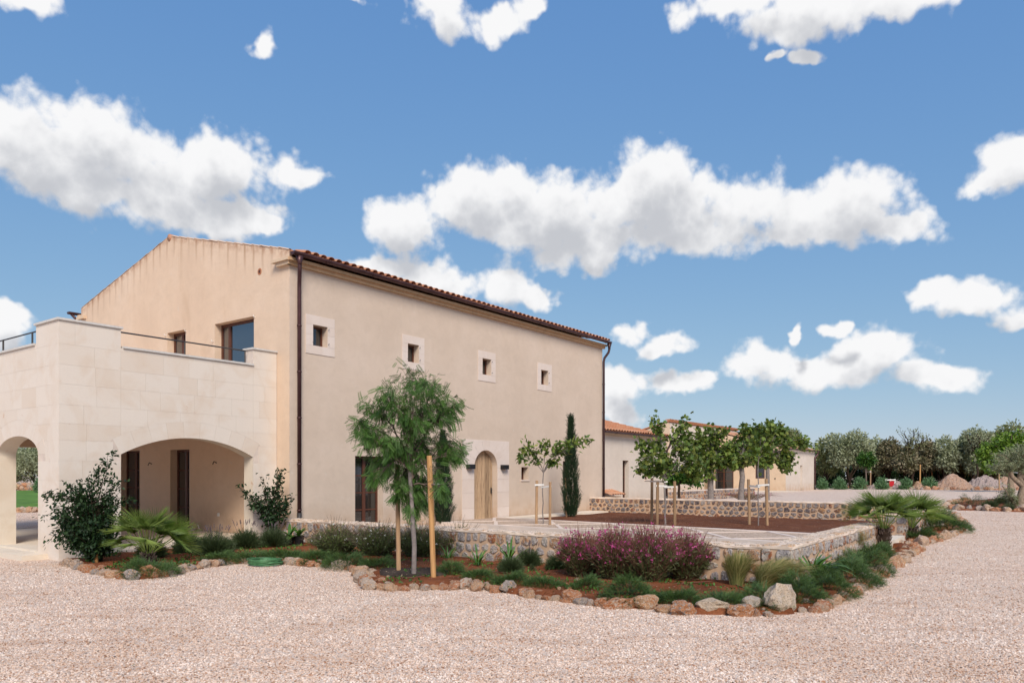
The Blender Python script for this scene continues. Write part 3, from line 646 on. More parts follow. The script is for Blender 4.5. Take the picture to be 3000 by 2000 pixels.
def window(parent, plane, a0, a1, b0, b1, inset=.2, fr=.055, cols=1, rows=1, glass='glass', meet=False, offset=0.0, name='window', fmat='frame', parts=True, thick=.05):
    """plane(a,b,depth)->3D, depth>0 into the wall"""
    e = link(name, None, parent)
    def bar(nm, x0, x1, y0, y1, d0, d1, mat):
        p = [plane(x, y, d) for x in (x0, x1) for y in (y0, y1) for d in (d0, d1)]
        return fixnormals(link(nm, mesh(nm, p, [(0,1,3,2),(4,6,7,5),(0,4,5,1),(2,3,7,6),(0,2,6,4),(1,5,7,3)], M[mat]), e))
    d0, d1 = inset, inset+thick
    bar('frame', a0, a0+fr, b0, b1, d0, d1, fmat); bar('frame', a1-fr, a1, b0, b1, d0, d1, fmat)
    bar('frame', a0+fr, a1-fr, b1-fr, b1, d0, d1, fmat); bar('frame', a0+fr, a1-fr, b0, b0+fr, d0, d1, fmat)
    A0, A1, B0, B1 = a0+fr, a1-fr, b0+fr, b1-fr
    if meet: bar('mullion', (A0+A1)/2-.05, (A0+A1)/2+.05, B0, B1, d0-.004, d1, fmat)
    spans = [(A0, (A0+A1)/2-.05), ((A0+A1)/2+.05, A1)] if meet else [(A0, A1)]
    for s0_, s1_ in spans:
        for r in range(rows):
            y0 = B0+(B1-B0)*r/rows; y1 = B0+(B1-B0)*(r+1)/rows
            bar('pane', s0_, s1_, y0+(.012 if r else 0), y1-(.012 if r < rows-1 else 0), d0+.024, d0+.03, glass)
            if r: bar('glazing_bar', s0_, s1_, y0-.018, y0+.018, d0+.012, d0+.036, fmat)
    return e
PF = lambda a, b, d: (a, d, b)
PG = lambda a, b, d: (d, a, b)
for i, c in enumerate(small_s):
    w = window(house, PF, c-.235, c+.235, 5.0, 5.53, .2, .05, glass='glass')
    for sx in (-1, 1):
        for zz in (5.08, 5.45): pass
    su = link('window_surround', None, house)
    x0, x1, z0, z1 = c-.465, c+.465, 4.78, 5.77
    def blk(xa, xb, za, zb):
        b = MB(); g = .003; b.box(((xa+xb)/2, -.006, (za+zb)/2), (xb-xa-g, .018, zb-za-g)); b.put('stone_block', M['surround'], su)
    blk(x0, c-.235, 5.0, 5.27); blk(x0, c-.235, 5.27, 5.53); blk(c+.235, x1, 5.0, 5.3); blk(c+.235, x1, 5.3, 5.53)
    blk(x0, c-.02, 5.53, z1); blk(c-.02, x1, 5.53, z1); blk(x0, c+.05, z0, 5.0); blk(c+.05, x1, z0, 5.0)
    for a_, z_ in ((c+.25, 5.08), (c+.25, 5.45), (c-.25, 5.08)):
        b = MB(); b.tube([(a_, -.012, z_), (a_, -.05, z_), (a_, -.05, z_+.03)], .007, 5); b.put('shutter_hook', M['iron'], house)
window(house, PF, 2.13, 3.16, .2, 2.21, .22, .06, rows=4, meet=True)
window(house, PF, 9.80, 10.23, 1.52, 1.97, .22, .05)
window(house, PF, 12.5, 13.1, 1.31, 2.22, .22, .05)
for a0, a1, z in ((9.76, 10.27, 1.50), (12.46, 13.14, 1.29)):
    b = MB(); b.box(((a0+a1)/2, .04, z), (a1-a0, .14, .05)); b.put('window_sill', M['surround'], house)
window(house, PG, 1.47, 3.26, 3.72, 5.81, .2, .075, glass='glass_sky', name='window', meet=False)
# side light frame in the large upper window, as in the photo (left leaf narrow)
b = MB(); b.box((.225, 2.86, 4.76), (.07, .09, 1.94)); b.put('window_mullion', M['frame'], house)
window(house, PG, 4.72, 5.70, 3.72, 5.84, .2, .075, glass='glass_sky', meet=True)
window(house, PG, 4.5, 5.52, .16, 2.42, .2, .06, rows=4, meet=True, glass='glass_sky')
window(house, PG, 7.27, 8.5, .16, 2.44, .2, .06, rows=4, meet=True, glass='glass_sky')
for t_, z_ in ((3.32, 5.35), (3.32, 4.5), (1.41, 5.78), (1.41, 4.75), (5.76, 5.78), (4.66, 5.78)):
    b = MB(); b.tube([(0, t_, z_), (-.06, t_, z_), (-.06, t_, z_+.04)], .01, 5); b.put('shutter_hook', M['plastic'], house)
b = MB(); b.tube([(-.008, 1.22, 6.92), (.02, 1.22, 6.92)], .085, 16); b.put('vent_tile', M['terracotta'], house)
b = MB(); b.tube([(-.012, 1.22, 6.92), (-.007, 1.22, 6.92)], .045, 10); b.put('vent_hole_shade', M['frame'], house)  # dark disc set before the vent, painting the shade inside its opening
# arched door with stone surround
door = link('door', None, house); x = 7.18+.02
nb = 6; wb = (8.41-7.18-.04)/nb
for i in range(nb):
    xa, xb = x+i*wb+.004, x+(i+1)*wb-.004
    top = lambda q: 1.93+.56*math.sqrt(max(0, 1-((q-7.795)/.6)**2))
    xa += .004; xb -= .004; pts = [(xa, .225), (xb, .225)]+[(xb+(xa-xb)*k/4, max(.3, top(xb+(xa-xb)*k/4))) for k in range(5)]
    v, f = panel(pts, [], lambda a, b: (a, .2-random.Random(i).uniform(0, .006), b), (0, .04, 0)); fixnormals(link('plank', mesh('plank', v, f, M['doorwood']), door))
b = MB(); b.box((7.795, .255, 1.3), (1.2, .02, 2.3)); b.put('backing', M['frame'], door)
b = MB(); b.box((8.3, .17, 1.17), (.035, .03, .2)); b.tube([(8.3, .17, 1.2), (8.3, .12, 1.2), (8.22, .12, 1.2)], .012, 6); b.tube([(8.3, .14, 1.1), (8.3, .175, 1.1)], .02, 8); b.put('handle', M['iron'], door)
for za in (.75, 1.75):
    b = MB(); b.tube([(7.19, .19, za), (7.19, .19, za+.09)], .014, 6); b.put('hinge', M['iron'], door)
b = MB(); b.box((7.795, .1, .195), (1.23, .4, .05)); b.put('threshold', M['slab'], house)
su = link('door_surround', None, house)
def prism(pts, plane, d0, d1, name, mat, parent):
    v, f = panel(pts, [], lambda a, b: plane(a, b, d0), tuple(Vector(plane(0, 0, d1))-Vector(plane(0, 0, d0)))); return fixnormals(link(name, mesh(name, v, f, mat), parent))
g = .003; hw, ro = .615, .93
jz = [.21, .62, 1.12, 1.55, 1.93]
for k in range(4):
    prism([(6.57, jz[k]+g), (7.18-g, jz[k]+g), (7.18-g, jz[k+1]-g), (6.57, jz[k+1]-g)], PF, -.012, .004, 'stone_block', M['surround'], su)
    prism([(8.41+g, jz[k]+g), (9.06, jz[k]+g), (9.06, jz[k+1]-g), (8.41+g, jz[k+1]-g)], PF, -.012, .004, 'stone_block', M['surround'], su)
cx = 7.795
for k in range(7):
    a0 = math.pi*k/7+.004; a1 = math.pi*(k+1)/7-.004
    inn = [(cx+hw*math.cos(a0+(a1-a0)*q/4), 1.93+.58*math.sin(a0+(a1-a0)*q/4)) for q in range(5)]
    out = [(cx+ro*math.cos(a0+(a1-a0)*q/4), 1.93+.88*math.sin(a0+(a1-a0)*q/4)) for q in range(5)]
    prism(inn+out[::-1], PF, -.014, .004, 'voussoir', M['surround'], su)
for sgn in (-1, 1):      # spandrels
    xe = 6.57 if sgn < 0 else 9.06
    arc = [(cx+sgn*(ro+.004)*math.cos(a), 1.93+.884*math.sin(a)) for a in [math.pi/2*q/10 for q in range(11)]]
    prism([(xe, 1.933), *arc, (cx+sgn*.002, 2.84), (xe, 2.84)], PF, -.012, .004, 'stone_block', M['surround'], su)
for s_ in (6.92, 8.72):
    b = MB(); b.box((s_, -.085, 1.96), (.30, .14, .15)); b.put('wall_lamp', M['black'], house)
# cornice, gutter, downpipes
b = MB(); b.box((LEN/2-.02, -.05, 6.93), (LEN+.16, .10, .09)); b.box((LEN/2-.02, -.09, 7.01), (LEN+.22, .18, .075)); b.put('cornice', M['ochre'], house)
b = MB(); b.box((-.052, .16, 6.93), (.104, .5, .09)); b.box((-.082, .2, 7.012), (.165, .66, .072)); b.put('cornice', M['stucco_cream'], house)
b = MB(); b.box((LEN/2, WID+.09, 7.0), (LEN+.1, .17, .12)); b.put('cornice', M['stucco_cream'], house)
b = MB(); b.box((-.052, WID-.12, 6.94), (.104, .5, .1)); b.put('cornice', M['stucco_cream'], house)
def gutter(parent, s0, s1, t, z, r=.085, mat='copper', side=-1):
    v = []; f = []; n = max(2, int((s1-s0)/.5)); K = 9
    for i in range(n+1):
        s = s0+(s1-s0)*i/n
        for k in range(K): a = math.pi+math.pi*k/(K-1); v.append((s, t+r*math.cos(a), z+r*math.sin(a)))
        for k in range(K): a = 2*math.pi-math.pi*k/(K-1); v.append((s, t+(r-.008)*math.cos(a), z+(r-.008)*math.sin(a)))
    m = 2*K
    for i in range(n):
        for k in range(m): f.append((i*m+k, i*m+(k+1) % m, (i+1)*m+(k+1) % m, (i+1)*m+k))
    g = link('gutter', mesh('gutter', v, f, M[mat], True), parent)
    c = MB()
    for s in (s0, s1-.01): c.v += [Vector((s, t+r*math.cos(math.pi+math.pi*k/8), z+r*math.sin(math.pi+math.pi*k/8))) for k in range(9)]; c.f.append(tuple(range(len(c.v)-9, len(c.v))))
    c.put('end_cap', M[mat], g)
    s = s0+1.0
    while s < s1:
        q = MB(); q.tube([(s, t+(r+.006)*math.cos(math.pi+math.pi*k/8), z+(r+.006)*math.sin(math.pi+math.pi*k/8)) for k in range(9)], .008, 5); q.put('bracket', M[mat], g); s += 1.6
    return g
gutter(house, -.12, LEN+.16, -.29, 7.16)
gutter(house, -.30, LEN, WID+.28, 7.15)
def downpipe(parent, s, t, z0, z1, gt, gs, r=.05, mat='copper'):
    d = link('downpipe', None, parent)
    b = MB(); b.tube([(s, t, z0+.45), (s, t, z1-.75), (s+(gs-s)*.15, t+(gt-t)*.15, z1-.6), (s+(gs-s)*.85, t+(gt-t)*.85, z1-.38), (gs, gt, z1-.25), (gs, gt, z1-.15)], r, 12); b.put('pipe', M[mat], d, True)
    b = MB(); b.tube([(gs, gt, z1-.24), (gs, gt, z1-.16), (gs, gt, z1-.02)], [r*1.05, r*1.15, r*2.0], 12); b.put('hopper', M[mat], d, True)
    b = MB(); b.tube([(s, t, z0), (s, t, z0+.45)], r*1.18, 12); b.put('foot', M['iron'], d, True)
    z = z0+.5
    while z < z1-.7:
        b = MB(); b.tube([(s, t, z), (s, t, z+.035)], r*1.22, 12); b.put('clip', M[mat], d, True); z += 1.15
downpipe(house, .24, -.075, .3, 7.1, -.27, .1)
downpipe(house, LEN-.02, -.075, .3, 7.1, -.27, LEN+.1, mat='copper2')
b = MB(); b.tube([(.25, WID+.06, 6.0), (.25, WID+.06, 6.7), (-.1, WID+.2, 6.95), (-.2, WID+.28, 7.1)], .045, 10); b.put('downpipe', M['copper'], house, True)
# roof: sheets of curved tiles; the rows one can tell apart are single tiles
def tile_mesh(L=.46, r0=.105, r1=.085, up=True, n=8, th=.014):
    v = []; f = []
    for i, (y, r) in enumerate(((0, r0), (L, r1))):
        for k in range(n+1):
            a = math.pi*k/n; v.append((r*math.cos(a), y, (r*.72*math.sin(a))*(1 if up else -1)))
        for k in range(n+1):
            a = math.pi-math.pi*k/n; v.append(((r-th)*math.cos(a), y, ((r-th)*.72*math.sin(a)+0)*(1 if up else -1)))
    m = 2*(n+1)
    f = [(k, (k+1) % m, m+(k+1) % m, m+k) for k in range(m)]
    for o in (0, m):
        f += [(o+k, o+k+1, o+m-2-k, o+m-1-k) for k in range(n)]
    return mesh('roof_tile', v, f, M['terracotta'], False)
T_UP, T_DN, T_VG = tile_mesh(), tile_mesh(up=False), tile_mesh()
T_VG.materials[0] = M['verge_tile']
def wavy(name, parent, s0, s1, t0, z0, t1, z1, period, amp, mat, courses=0.36, ns_=8):
    """corrugated roof sheet between two horizontal lines; small steps at each course"""
    L = math.hypot(t1-t0, z1-z0); nc = max(1, round(L/courses)); n = int((s1-s0)/period*ns_); v = []; f = []
    nx, nz = -(z1-z0)/L*(1 if t1 > t0 else -1), abs(t1-t0)/L
    rows = []
    for c in range(nc):
        for q, lift in ((0, .028), (1, 0)):
            u = (c+q)/nc; rows.append((t0+(t1-t0)*u, z0+(z1-z0)*u+lift))
    for t, z in rows:
        for i in range(n+1):
            s = s0+(s1-s0)*i/n; w = math.cos(2*math.pi*(s-s0)/period-math.pi); w = math.copysign(abs(w)**.7, w)
            v.append((s, t, z+amp*w+mnoise.noise(Vector((s*3, t*3, 5)))*.008))
    m = n+1
    for r in range(len(rows)-1):
        for i in range(n): f.append((r*m+i, r*m+i+1, (r+1)*m+i+1, (r+1)*m+i))
    return tag(link(name, mesh(name, v, f, mat), parent), kind='stuff')
slope = (PK-EZ)/(WID/2); sa = math.atan(slope)
PER = .25
def ztop(t): return EZ+.25+slope*min(t, WID-t)
roof = link('roof', None, house)
wavy('tile_field', roof, .31, LEN+.1, .15, ztop(.15), WID/2, ztop(WID/2), PER, .055, M['terracotta'])
wavy('tile_field', roof, .31, LEN+.1, WID+.2, ztop(WID)-.05, WID/2, ztop(WID/2), PER, .055, M['terracotta'])
n = int((LEN+.1)/PER)
for i in range(n+1):
    s = PER*.5+i*PER
    for nm, me, dz, ds in (('roof_tile', T_UP, .015, 0), ('roof_tile', T_DN, .0, PER/2)):
        if s+ds > LEN+.2 or s+ds < .2: continue
        o = link(nm, me, roof, (s+ds, -.25+random.uniform(-.012, .012), ztop(-.25)+dz+.0)); o.rotation_euler = (sa, random.uniform(-.05, .05), random.uniform(-.03, .03)); 
for side in (0, 1):      # verge tiles along the gable
    k = 0; u = .02
    while u < WID/2-.42:
        t = u if side == 0 else WID-u
        o = link('roof_tile', T_UP, roof, (.035, t-.0, ztop(u)+.0 if side == 0 else ztop(u)))
        o.rotation_euler = (sa+.05, 0, random.uniform(-.03, .03)) if side == 0 else (sa+.05, 0, math.pi+random.uniform(-.03, .03)); o.scale = (1.0, .98, 1)
        o.scale = (.5, .98, .42); o.data = T_VG; u += .385
b = MB(); b.tube([(-.02, WID/2, ztop(WID/2)-.03), (LEN+.1, WID/2, ztop(WID/2)-.03)], .10, 10); b.put('ridge', M['terracotta'], roof, True)
# ------------------------------------------------------------ arcaded terrace in pale ashlar
terr = thing('terrace', 'pale limestone terrace block with two arched openings built against the gable', 'terrace', A, TH)
S0, T0, TE = -5.09, .50, 9.0
TZ, PZ, RZ = 4.76, 4.36, 4.4
PS = lambda a, b, d: (S0+a, T0+d, b)       # side wall: a along s from the near corner
PN = lambda a, b, d: (S0+d, T0+a, b)       # front wall: a along t from the near corner
wallTh = .36
side_hole = segpoly(1.21, 4.40, .12, 2.13, .40)
front_holes = [archpoly(.95, 3.05, .12, 2.12, .40), archpoly(4.4, 6.5, .12, 2.12, .40)]
side_out = [(0, -.3), (5.08, -.3), (5.08, TZ), (4.40, TZ), (4.40, PZ), (1.21, PZ), (1.21, TZ), (0, TZ)]
v, f = panel(side_out, [side_hole], lambda a, b: PS(a, b, .004), (0, wallTh, 0)); fixnormals(link('wall', mesh('wall', v, f, M['joint']), terr))
TL = TE-T0
front_out = [(0.37, -.3), (TL, -.3), (TL, TZ), (TL-1.05, TZ), (TL-1.05, PZ), (1.05, PZ), (1.05, TZ), (.37, TZ)]
fo = [(.004, -.3), (TL, -.3), (TL, TZ), (TL-1.05, TZ), (TL-1.05, PZ), (1.05, PZ), (1.05, TZ), (.004, TZ)]
v, f = panel(fo, front_holes, lambda a, b: PN(a, b, .004), (wallTh, 0, 0))
v = [Vector((p.x, max(p.y, T0+wallTh+.006) if p.x > S0+.1 else p.y, p.z)) for p in v]
fixnormals(link('wall', mesh('wall', v, f, M['joint']), terr))
# pale faces of the reveals
def reveal(poly, plane, d0, d1):
    v = []; n = len(poly); c = (sum(p[0] for p in poly)/n, sum(p[1] for p in poly)/n)
    for d in (d0, d1):
        for a, b in poly: v.append(plane(a+(c[0]-a)*.0022, b+(c[1]-b)*.0022, d))
    return link('reveal', mesh('reveal', v, [(k, (k+1) % n, n+(k+1) % n, n+k) for k in range(n) if k != 0], M['slab']), terr)
reveal(side_hole, PS, -.001, wallTh+.006)
for h in front_holes: reveal(h, PN, -.001, wallTh+.006)
# ashlar facing, block by block
def seg_outer(a0, a1, spring, rise, ext):
    c = (a0+a1)/2; h = (a1-a0)/2; r = (h*h+rise*rise)/(2*rise); cz = spring+rise-r; ro = r+ext
    return c, cz, r, ro
def ashlar(plane, W0, W1, holes, topf, prefer=.36):
    """holes: (a0,a1,kind,spring,rise)"""
    outs = []
    for (a0, a1, kind, spring, rise) in holes:
        c = (a0+a1)/2; h = (a1-a0)/2
        if kind == 'seg':
            r = (h*h+rise*rise)/(2*rise); cz = spring+rise-r; th = math.asin(h/r); nv = 9; ext = .36
            for k in range(nv):
                q0, q1 = -th+2*th*k/nv, -th+2*th*(k+1)/nv; q0 += .0004; q1 -= .0004
                inn = [(c+r*math.sin(q0+(q1-q0)*i/4), cz+r*math.cos(q0+(q1-q0)*i/4)) for i in range(5)]
                ou = [(c+(r+ext)*math.sin(q0+(q1-q0)*i/4), cz+(r+ext)*math.cos(q0+(q1-q0)*i/4)) for i in range(5)]
                prism(inn+ou[::-1], plane, 0, .012, 'voussoir', M['ashlar'], terr)
            xe = (r+ext)*math.sin(th)
            def low(x, c=c, cz=cz, R_=r+ext, xe=xe, h=h):
                return cz+math.sqrt(max(0, R_*R_-(x-c)**2)) if abs(x-c) < xe else -9
            zspring = cz+(r+ext)*math.cos(th)
            outs.append((c, h, xe, low, cz+r*math.cos(th), zspring))
        else:
            nv = 7; ext = .34
            for k in range(nv):
                q0, q1 = math.pi*k/nv+.0015, math.pi*(k+1)/nv-.0015
                inn = [(c+h*math.cos(q0+(q1-q0)*i/4), spring+rise*math.sin(q0+(q1-q0)*i/4)) for i in range(5)]
                ou = [(c+(h+ext)*math.cos(q0+(q1-q0)*i/4), spring+(rise+ext)*math.sin(q0+(q1-q0)*i/4)) for i in range(5)]
                prism(inn+ou[::-1], plane, 0, .012, 'voussoir', M['ashlar'], terr)
            def low(x, c=c, h=h, ext=ext, spring=spring, rise=rise):
                return spring+(rise+ext)*math.sqrt(max(0, 1-((x-c)/(h+ext))**2)) if abs(x-c) < h+ext else -9
            outs.append((c, h, h+ext, low, spring, spring))
# jamb edges must be sharp: align holes to sampled columns by splitting the wall in bays
def bays(plane, W0, W1, holes, topf, breaks):
    cuts = sorted(set([W0, W1]+[h[0] for h in holes]+[h[1] for h in holes]+breaks))
    ashlar_v(plane, cuts, holes, topf)
def ashlar_v(plane, cuts, holes, topf):
    # voussoirs once, then courses in each bay
    ashlar(plane, cuts[0], cuts[0]+.001, holes, topf)
    st = random.getstate()
    for c0, c1 in zip(cuts[:-1], cuts[1:]):
        random.seed(11); ashlar_c(plane, c0, c1, holes, topf)
        random.setstate(st)
def ashlar_c(plane, W0, W1, holes, topf):
    rnd = random.Random(5); z = 0; zs = []
    while z < TZ-.05:
        dz = .37*rnd.uniform(.9, 1.12); zs.append((z, min(z+dz, TZ))); z += dz
    if zs[-1][1]-zs[-1][0] < .15: zs[-2] = (zs[-2][0], TZ); zs.pop()
    zs[0] = (-.25, zs[0][1]); r2 = random.Random(int(W0*977)+3)
    mid = (W0+W1)/2; inhole = None; curves = []
    for (a0, a1, kind, spring, rise) in holes:
        c = (a0+a1)/2; h = (a1-a0)/2
        if kind == 'seg':
            r = (h*h+rise*rise)/(2*rise); cz = spring+rise-r; th = math.asin(h/r); R_ = r+.36; xe = R_*math.sin(th); ze = cz+R_*math.cos(th)
            fn = lambda x, c=c, cz=cz, R_=R_, xe=xe: cz+math.sqrt(R_*R_-(x-c)**2) if abs(x-c) <= xe else None
            lower = lambda x, c=c, h=h, th=th, spring=spring: spring+(abs(x-c)-h)/math.tan(th)
        else:
            fn = lambda x, c=c, h=h, spring=spring, rise=rise: spring+(rise+.34)*math.sqrt(max(0, 1-((x-c)/(h+.34))**2)) if abs(x-c) <= h+.34 else None
            lower = lambda x, spring=spring: spring
        curves.append((a0, a1, fn, lower, spring))
        if a0 <= mid <= a1: inhole = spring
    for (za, zb) in zs:
        x = W0-r2.uniform(0, .3)
        while x < W1-.01:
            xb = x+r2.choice([.45, .6, .75, .8, .95])
            if W1-xb < .2: xb = W1
            xa, xb_ = max(x, W0), min(xb, W1); x = xb
            if xb_-xa < .02: continue
            n = max(1, int((xb_-xa)/.05)); qs = [xa+(xb_-xa)*i/n for i in range(n+1)]
            runs = [[]]
            for q in qs:
                qq = min(max(q, W0+1e-4), W1-1e-4); tp = min(zb, topf(qq)); lo = za
                for (a0, a1, fn, lower, spring) in curves:
                    l = fn(qq)
                    if l is not None: lo = max(lo, l) if zb > lower(qq) and not (inhole is None and zb <= spring+.001) else lo
                    if inhole is not None and a0 <= mid <= a1 and zb <= spring: lo = 99
                if lo < tp-.01: runs[-1].append((q, lo, tp))
                elif runs[-1]: runs.append([])
            for run in runs:
                if len(run) < 2: continue
                gg = .0012
                pts = [(run[0][0]+gg, run[0][1]+gg)]+[(q, l+gg) for q, l, t_ in run[1:-1]]+[(run[-1][0]-gg, run[-1][1]+gg), (run[-1][0]-gg, run[-1][2]-gg)]+[(q, t_-gg) for q, l, t_ in run[-2:0:-1]]+[(run[0][0]+gg, run[0][2]-gg)]
                out = []
                for i in range(len(pts)):
                    p0, p1, p2 = pts[i-1], pts[i], pts[(i+1) % len(pts)]
                    if abs((p1[0]-p0[0])*(p2[1]-p1[1])-(p1[1]-p0[1])*(p2[0]-p1[0])) > 1e-7: out.append(p1)
                if len(out) >= 3: prism(out, plane, r2.uniform(-.0015, 0), .012, 'stone_block', M['ashlar'], terr)
bays(PS, 0, 5.08, [(1.21, 4.40, 'seg', 2.13, .40)], lambda q: PZ if 1.21 < q < 4.40 else TZ, [])
bays(PN, -.0, TL, [(.95, 3.05, 'arch', 2.12, .40), (4.4, 6.5, 'arch', 2.12, .40)], lambda q: PZ if 1.05 < q < TL-1.05 else TZ, [1.05])
# copings
def coping(sa_, sb, ta, tb, z):
    b = MB(); b.box(((sa_+sb)/2, (ta+tb)/2, z+.022), (sb-sa_, tb-ta, .044)); b.put('coping', M['coping'], terr)
o_ = .035
coping(S0-o_, S0+1.21+o_, T0-o_, T0+wallTh+.02, TZ); coping(S0-o_, S0+wallTh+.02, T0+wallTh+.022, T0+1.05+o_, TZ)
coping(S0+1.21+o_+.002, S0+4.40-.002, T0-o_, T0+wallTh+.02, PZ); coping(S0+4.40-o_, 0, T0-o_, T0+wallTh+.02, TZ)
coping(S0-o_, S0+wallTh+.02, T0+1.05+o_+.002, T0+TL-1.06, PZ); coping(S0-o_, S0+wallTh+.02, T0+TL-1.05, T0+TL+o_, TZ)
# floor, ceiling, back wall with opening, plinths, inner porch plaster with bounced light in its colour
b = MB(); b.box((S0/2-.0, T0+5.0, .02), (-S0+.0, 9.9, .26)); b.put('floor', M['slab'], terr)
b = MB(); b.box((S0-.22, T0+2.6, .045), (.5, 4.2, .13)); b.put('doorstep', M['slab'], terr)
b = MB(); b.box((S0/2+.18, T0+wallTh+.01+(TL-wallTh-.02)/2, 3.45), (-S0-wallTh-.01, TL-wallTh-.03, .5)); b.put('ceiling', M['stucco_porch_lit'], terr)
v, f = panel(rect(S0+.38, -.01, -.3, 3.19), [rect(S0+.75, -.45, .15, 2.5)], lambda a, b: (a, TE-.3, b), (0, .29, 0)); fixnormals(link('wall', mesh('wall', v, f, M['stucco_porch_lit']), terr))
v, f = panel([(T0+.37, .16), (TE-.31, .16), (TE-.31, 3.18), (T0+.37, 3.18)], [rect(4.5, 5.52, .161, 2.42), rect(7.27, 8.5, .161, 2.44)], lambda a, b: (-.012, a, b), (.01, 0, 0)); fixnormals(link('plaster', mesh('plaster', v, f, M['stucco_porch_lit']), terr))
for (a0, a1, pl) in ((.93, .0, 0), (3.07, 4.38, 0)): pass
# railing
rail = link('railing', None, terr)
def bar3(p, q, w, nm, parent, mat='iron'):
    b = MB(); b.tube([p, q], w, 4); b.put(nm, M[mat], parent)
rs_, rt = S0+.2, T0+.2; zr = 4.73
bar3((S0+1.2, T0+.2, zr), (S0+4.33, T0+.2, zr), .017, 'handrail', rail)
for a in (2.75, 4.31): bar3((S0+a, T0+.2, PZ+.03), (S0+a, T0+.2, zr), .02, 'post', rail)
rail2 = link('railing', None, terr)
bar3((S0+.2, T0+1.04, zr), (S0+.2, T0+TL-1.04, zr), .017, 'handrail', rail2)
for a in (1.75, 3.3, 5.0, 6.6): bar3((S0+.2, T0+a, PZ+.03), (S0+.2, T0+a, zr), .02, 'post', rail2)
# hooks and socket on the porch wall
for t_ in (3.15, 6.55):
    b = MB(); b.tube([(-.014, t_, 2.02), (-.09, t_, 2.06), (-.13, t_, 1.98)], .014, 6); b.put('wall_light_bracket', M['iron'], house)
b = MB(); b.box((-.02, 3.05, .62), (.02, .09, .09)); b.put('socket', M['plastic'], house)

# ------------------------------------------------------------ low wing right behind the main house
def simple_house(name, label, s0, s1, t0, t1, ez, wallm, fholes, gholes, ridge_t=None, sl=.26, eave=.22, z0=-.2, tiles=True, per=.25, gmat=None):
    h = thing(name, label, 'building', A, TH); Tt = t1 if ridge_t is None else ridge_t
    v, f = panel(rect(s0, s1, z0, ez), fholes, lambda a, b: (a, t0, b), (0, .3, 0)); fixnormals(link('wall', mesh('wall', v, f, M[wallm]), h))
    pk = ez+sl*(Tt-t0)
    prof = [(t0+.302, z0), (t1, z0), (t1, pk-sl*(t1-Tt)), (Tt, pk), (t0+.302, ez+sl*.3)]
    if gholes is not None:
        pf = [(t0, z0), (t1, z0), (t1, pk-sl*(t1-Tt)), (Tt, pk), (t0, ez)]
        v, f = panel(pf, gholes, lambda a, b: (s0-.012, a, b), (.01, 0, 0)); fixnormals(link('wall', mesh('wall', v, f, M[gmat or wallm]), h))
    v, f = panel(prof, [] , lambda a, b: (s1, a, b), (-.3, 0, 0)); fixnormals(link('wall', mesh('wall', v, f, M[wallm]), h))
    r = link('roof', None, h)
    if tiles:
        wavy('tile_field', r, s0-.05, s1+.12, t0-eave, ez-sl*eave+.15, Tt, pk+.15, per, .05, M['terracotta'], .4, 6)
        if Tt < t1-.3: wavy('tile_field', r, s0-.05, s1+.12, t1+eave, pk-sl*(t1-Tt+eave)+.15, Tt, pk+.15, per, .05, M['terracotta'], .4, 6)
    return h, r, pk
fhB = [rect(15.62, 16.03, 1.48, 2.14), rect(17.72, 18.28, .21, 2.33), rect(19.85, 20.43, 1.48, 2.14)]
wing, wroof, _ = simple_house('house_wing', 'low cream wing with orange tile roof joined behind the tall house', 15.52, 22.1, .25, 8.2, 3.42, 'stucco_white', fhB, None, ridge_t=6.0)
b = MB(); b.box((18.8, .2, 3.42), (6.6, .12, .1)); b.put('cornice', M['stucco_cream'], wing)
gutter(wing, 15.6, 22.25, -.03, 3.52, .075, 'copper2')
PB = lambda a, b, d: (a, .25+d, b)
window(wing, PB, 15.62, 16.03, 1.48, 2.14, .2, .05); window(wing, PB, 17.72, 18.28, .21, 2.33, .2, .06, rows=3); window(wing, PB, 19.85, 20.43, 1.48, 2.14, .2, .05)
for a0, a1, z in ((15.6, 16.07, 1.46), (19.81, 20.47, 1.46)):
    b = MB(); b.box(((a0+a1)/2, .28, z), (a1-a0, .14, .05)); b.put('window_sill', M['surround'], wing)
k = 0; s = 15.7
while s < 22.2:
    o = link('roof_tile', T_UP, wroof, (s, .0, 3.56)); o.rotation_euler = (math.atan(.26), random.uniform(-.05, .05), random.uniform(-.03, .03)); s += .25
downpipe(wing, 22.02, .17, .25, 3.5, -.0, 22.1, mat='copper2')
mb_ = thing('meter_shelter', 'small tiled shelter on the wing wall beside the tall house corner', 'shelter', A, TH)
b = MB(); b.box((16.15, -.02, .45), (.9, .5, .7)); b.put('wall', M['stucco_cream'], mb_)
b = MB(); b.box((16.15, -.275, .5), (.66, .02, .5)); b.put('panel', M['joint'], mb_)
rr = link('roof', None, mb_)
for i in range(6):
    for j in range(2):
        o = link('roof_tile', T_UP, rr, (15.72+i*.2, -.38+j*.32, .86+j*.09)); o.rotation_euler = (.27, 0, random.uniform(-.04, .04)); o.scale = (.9, 1, .9)

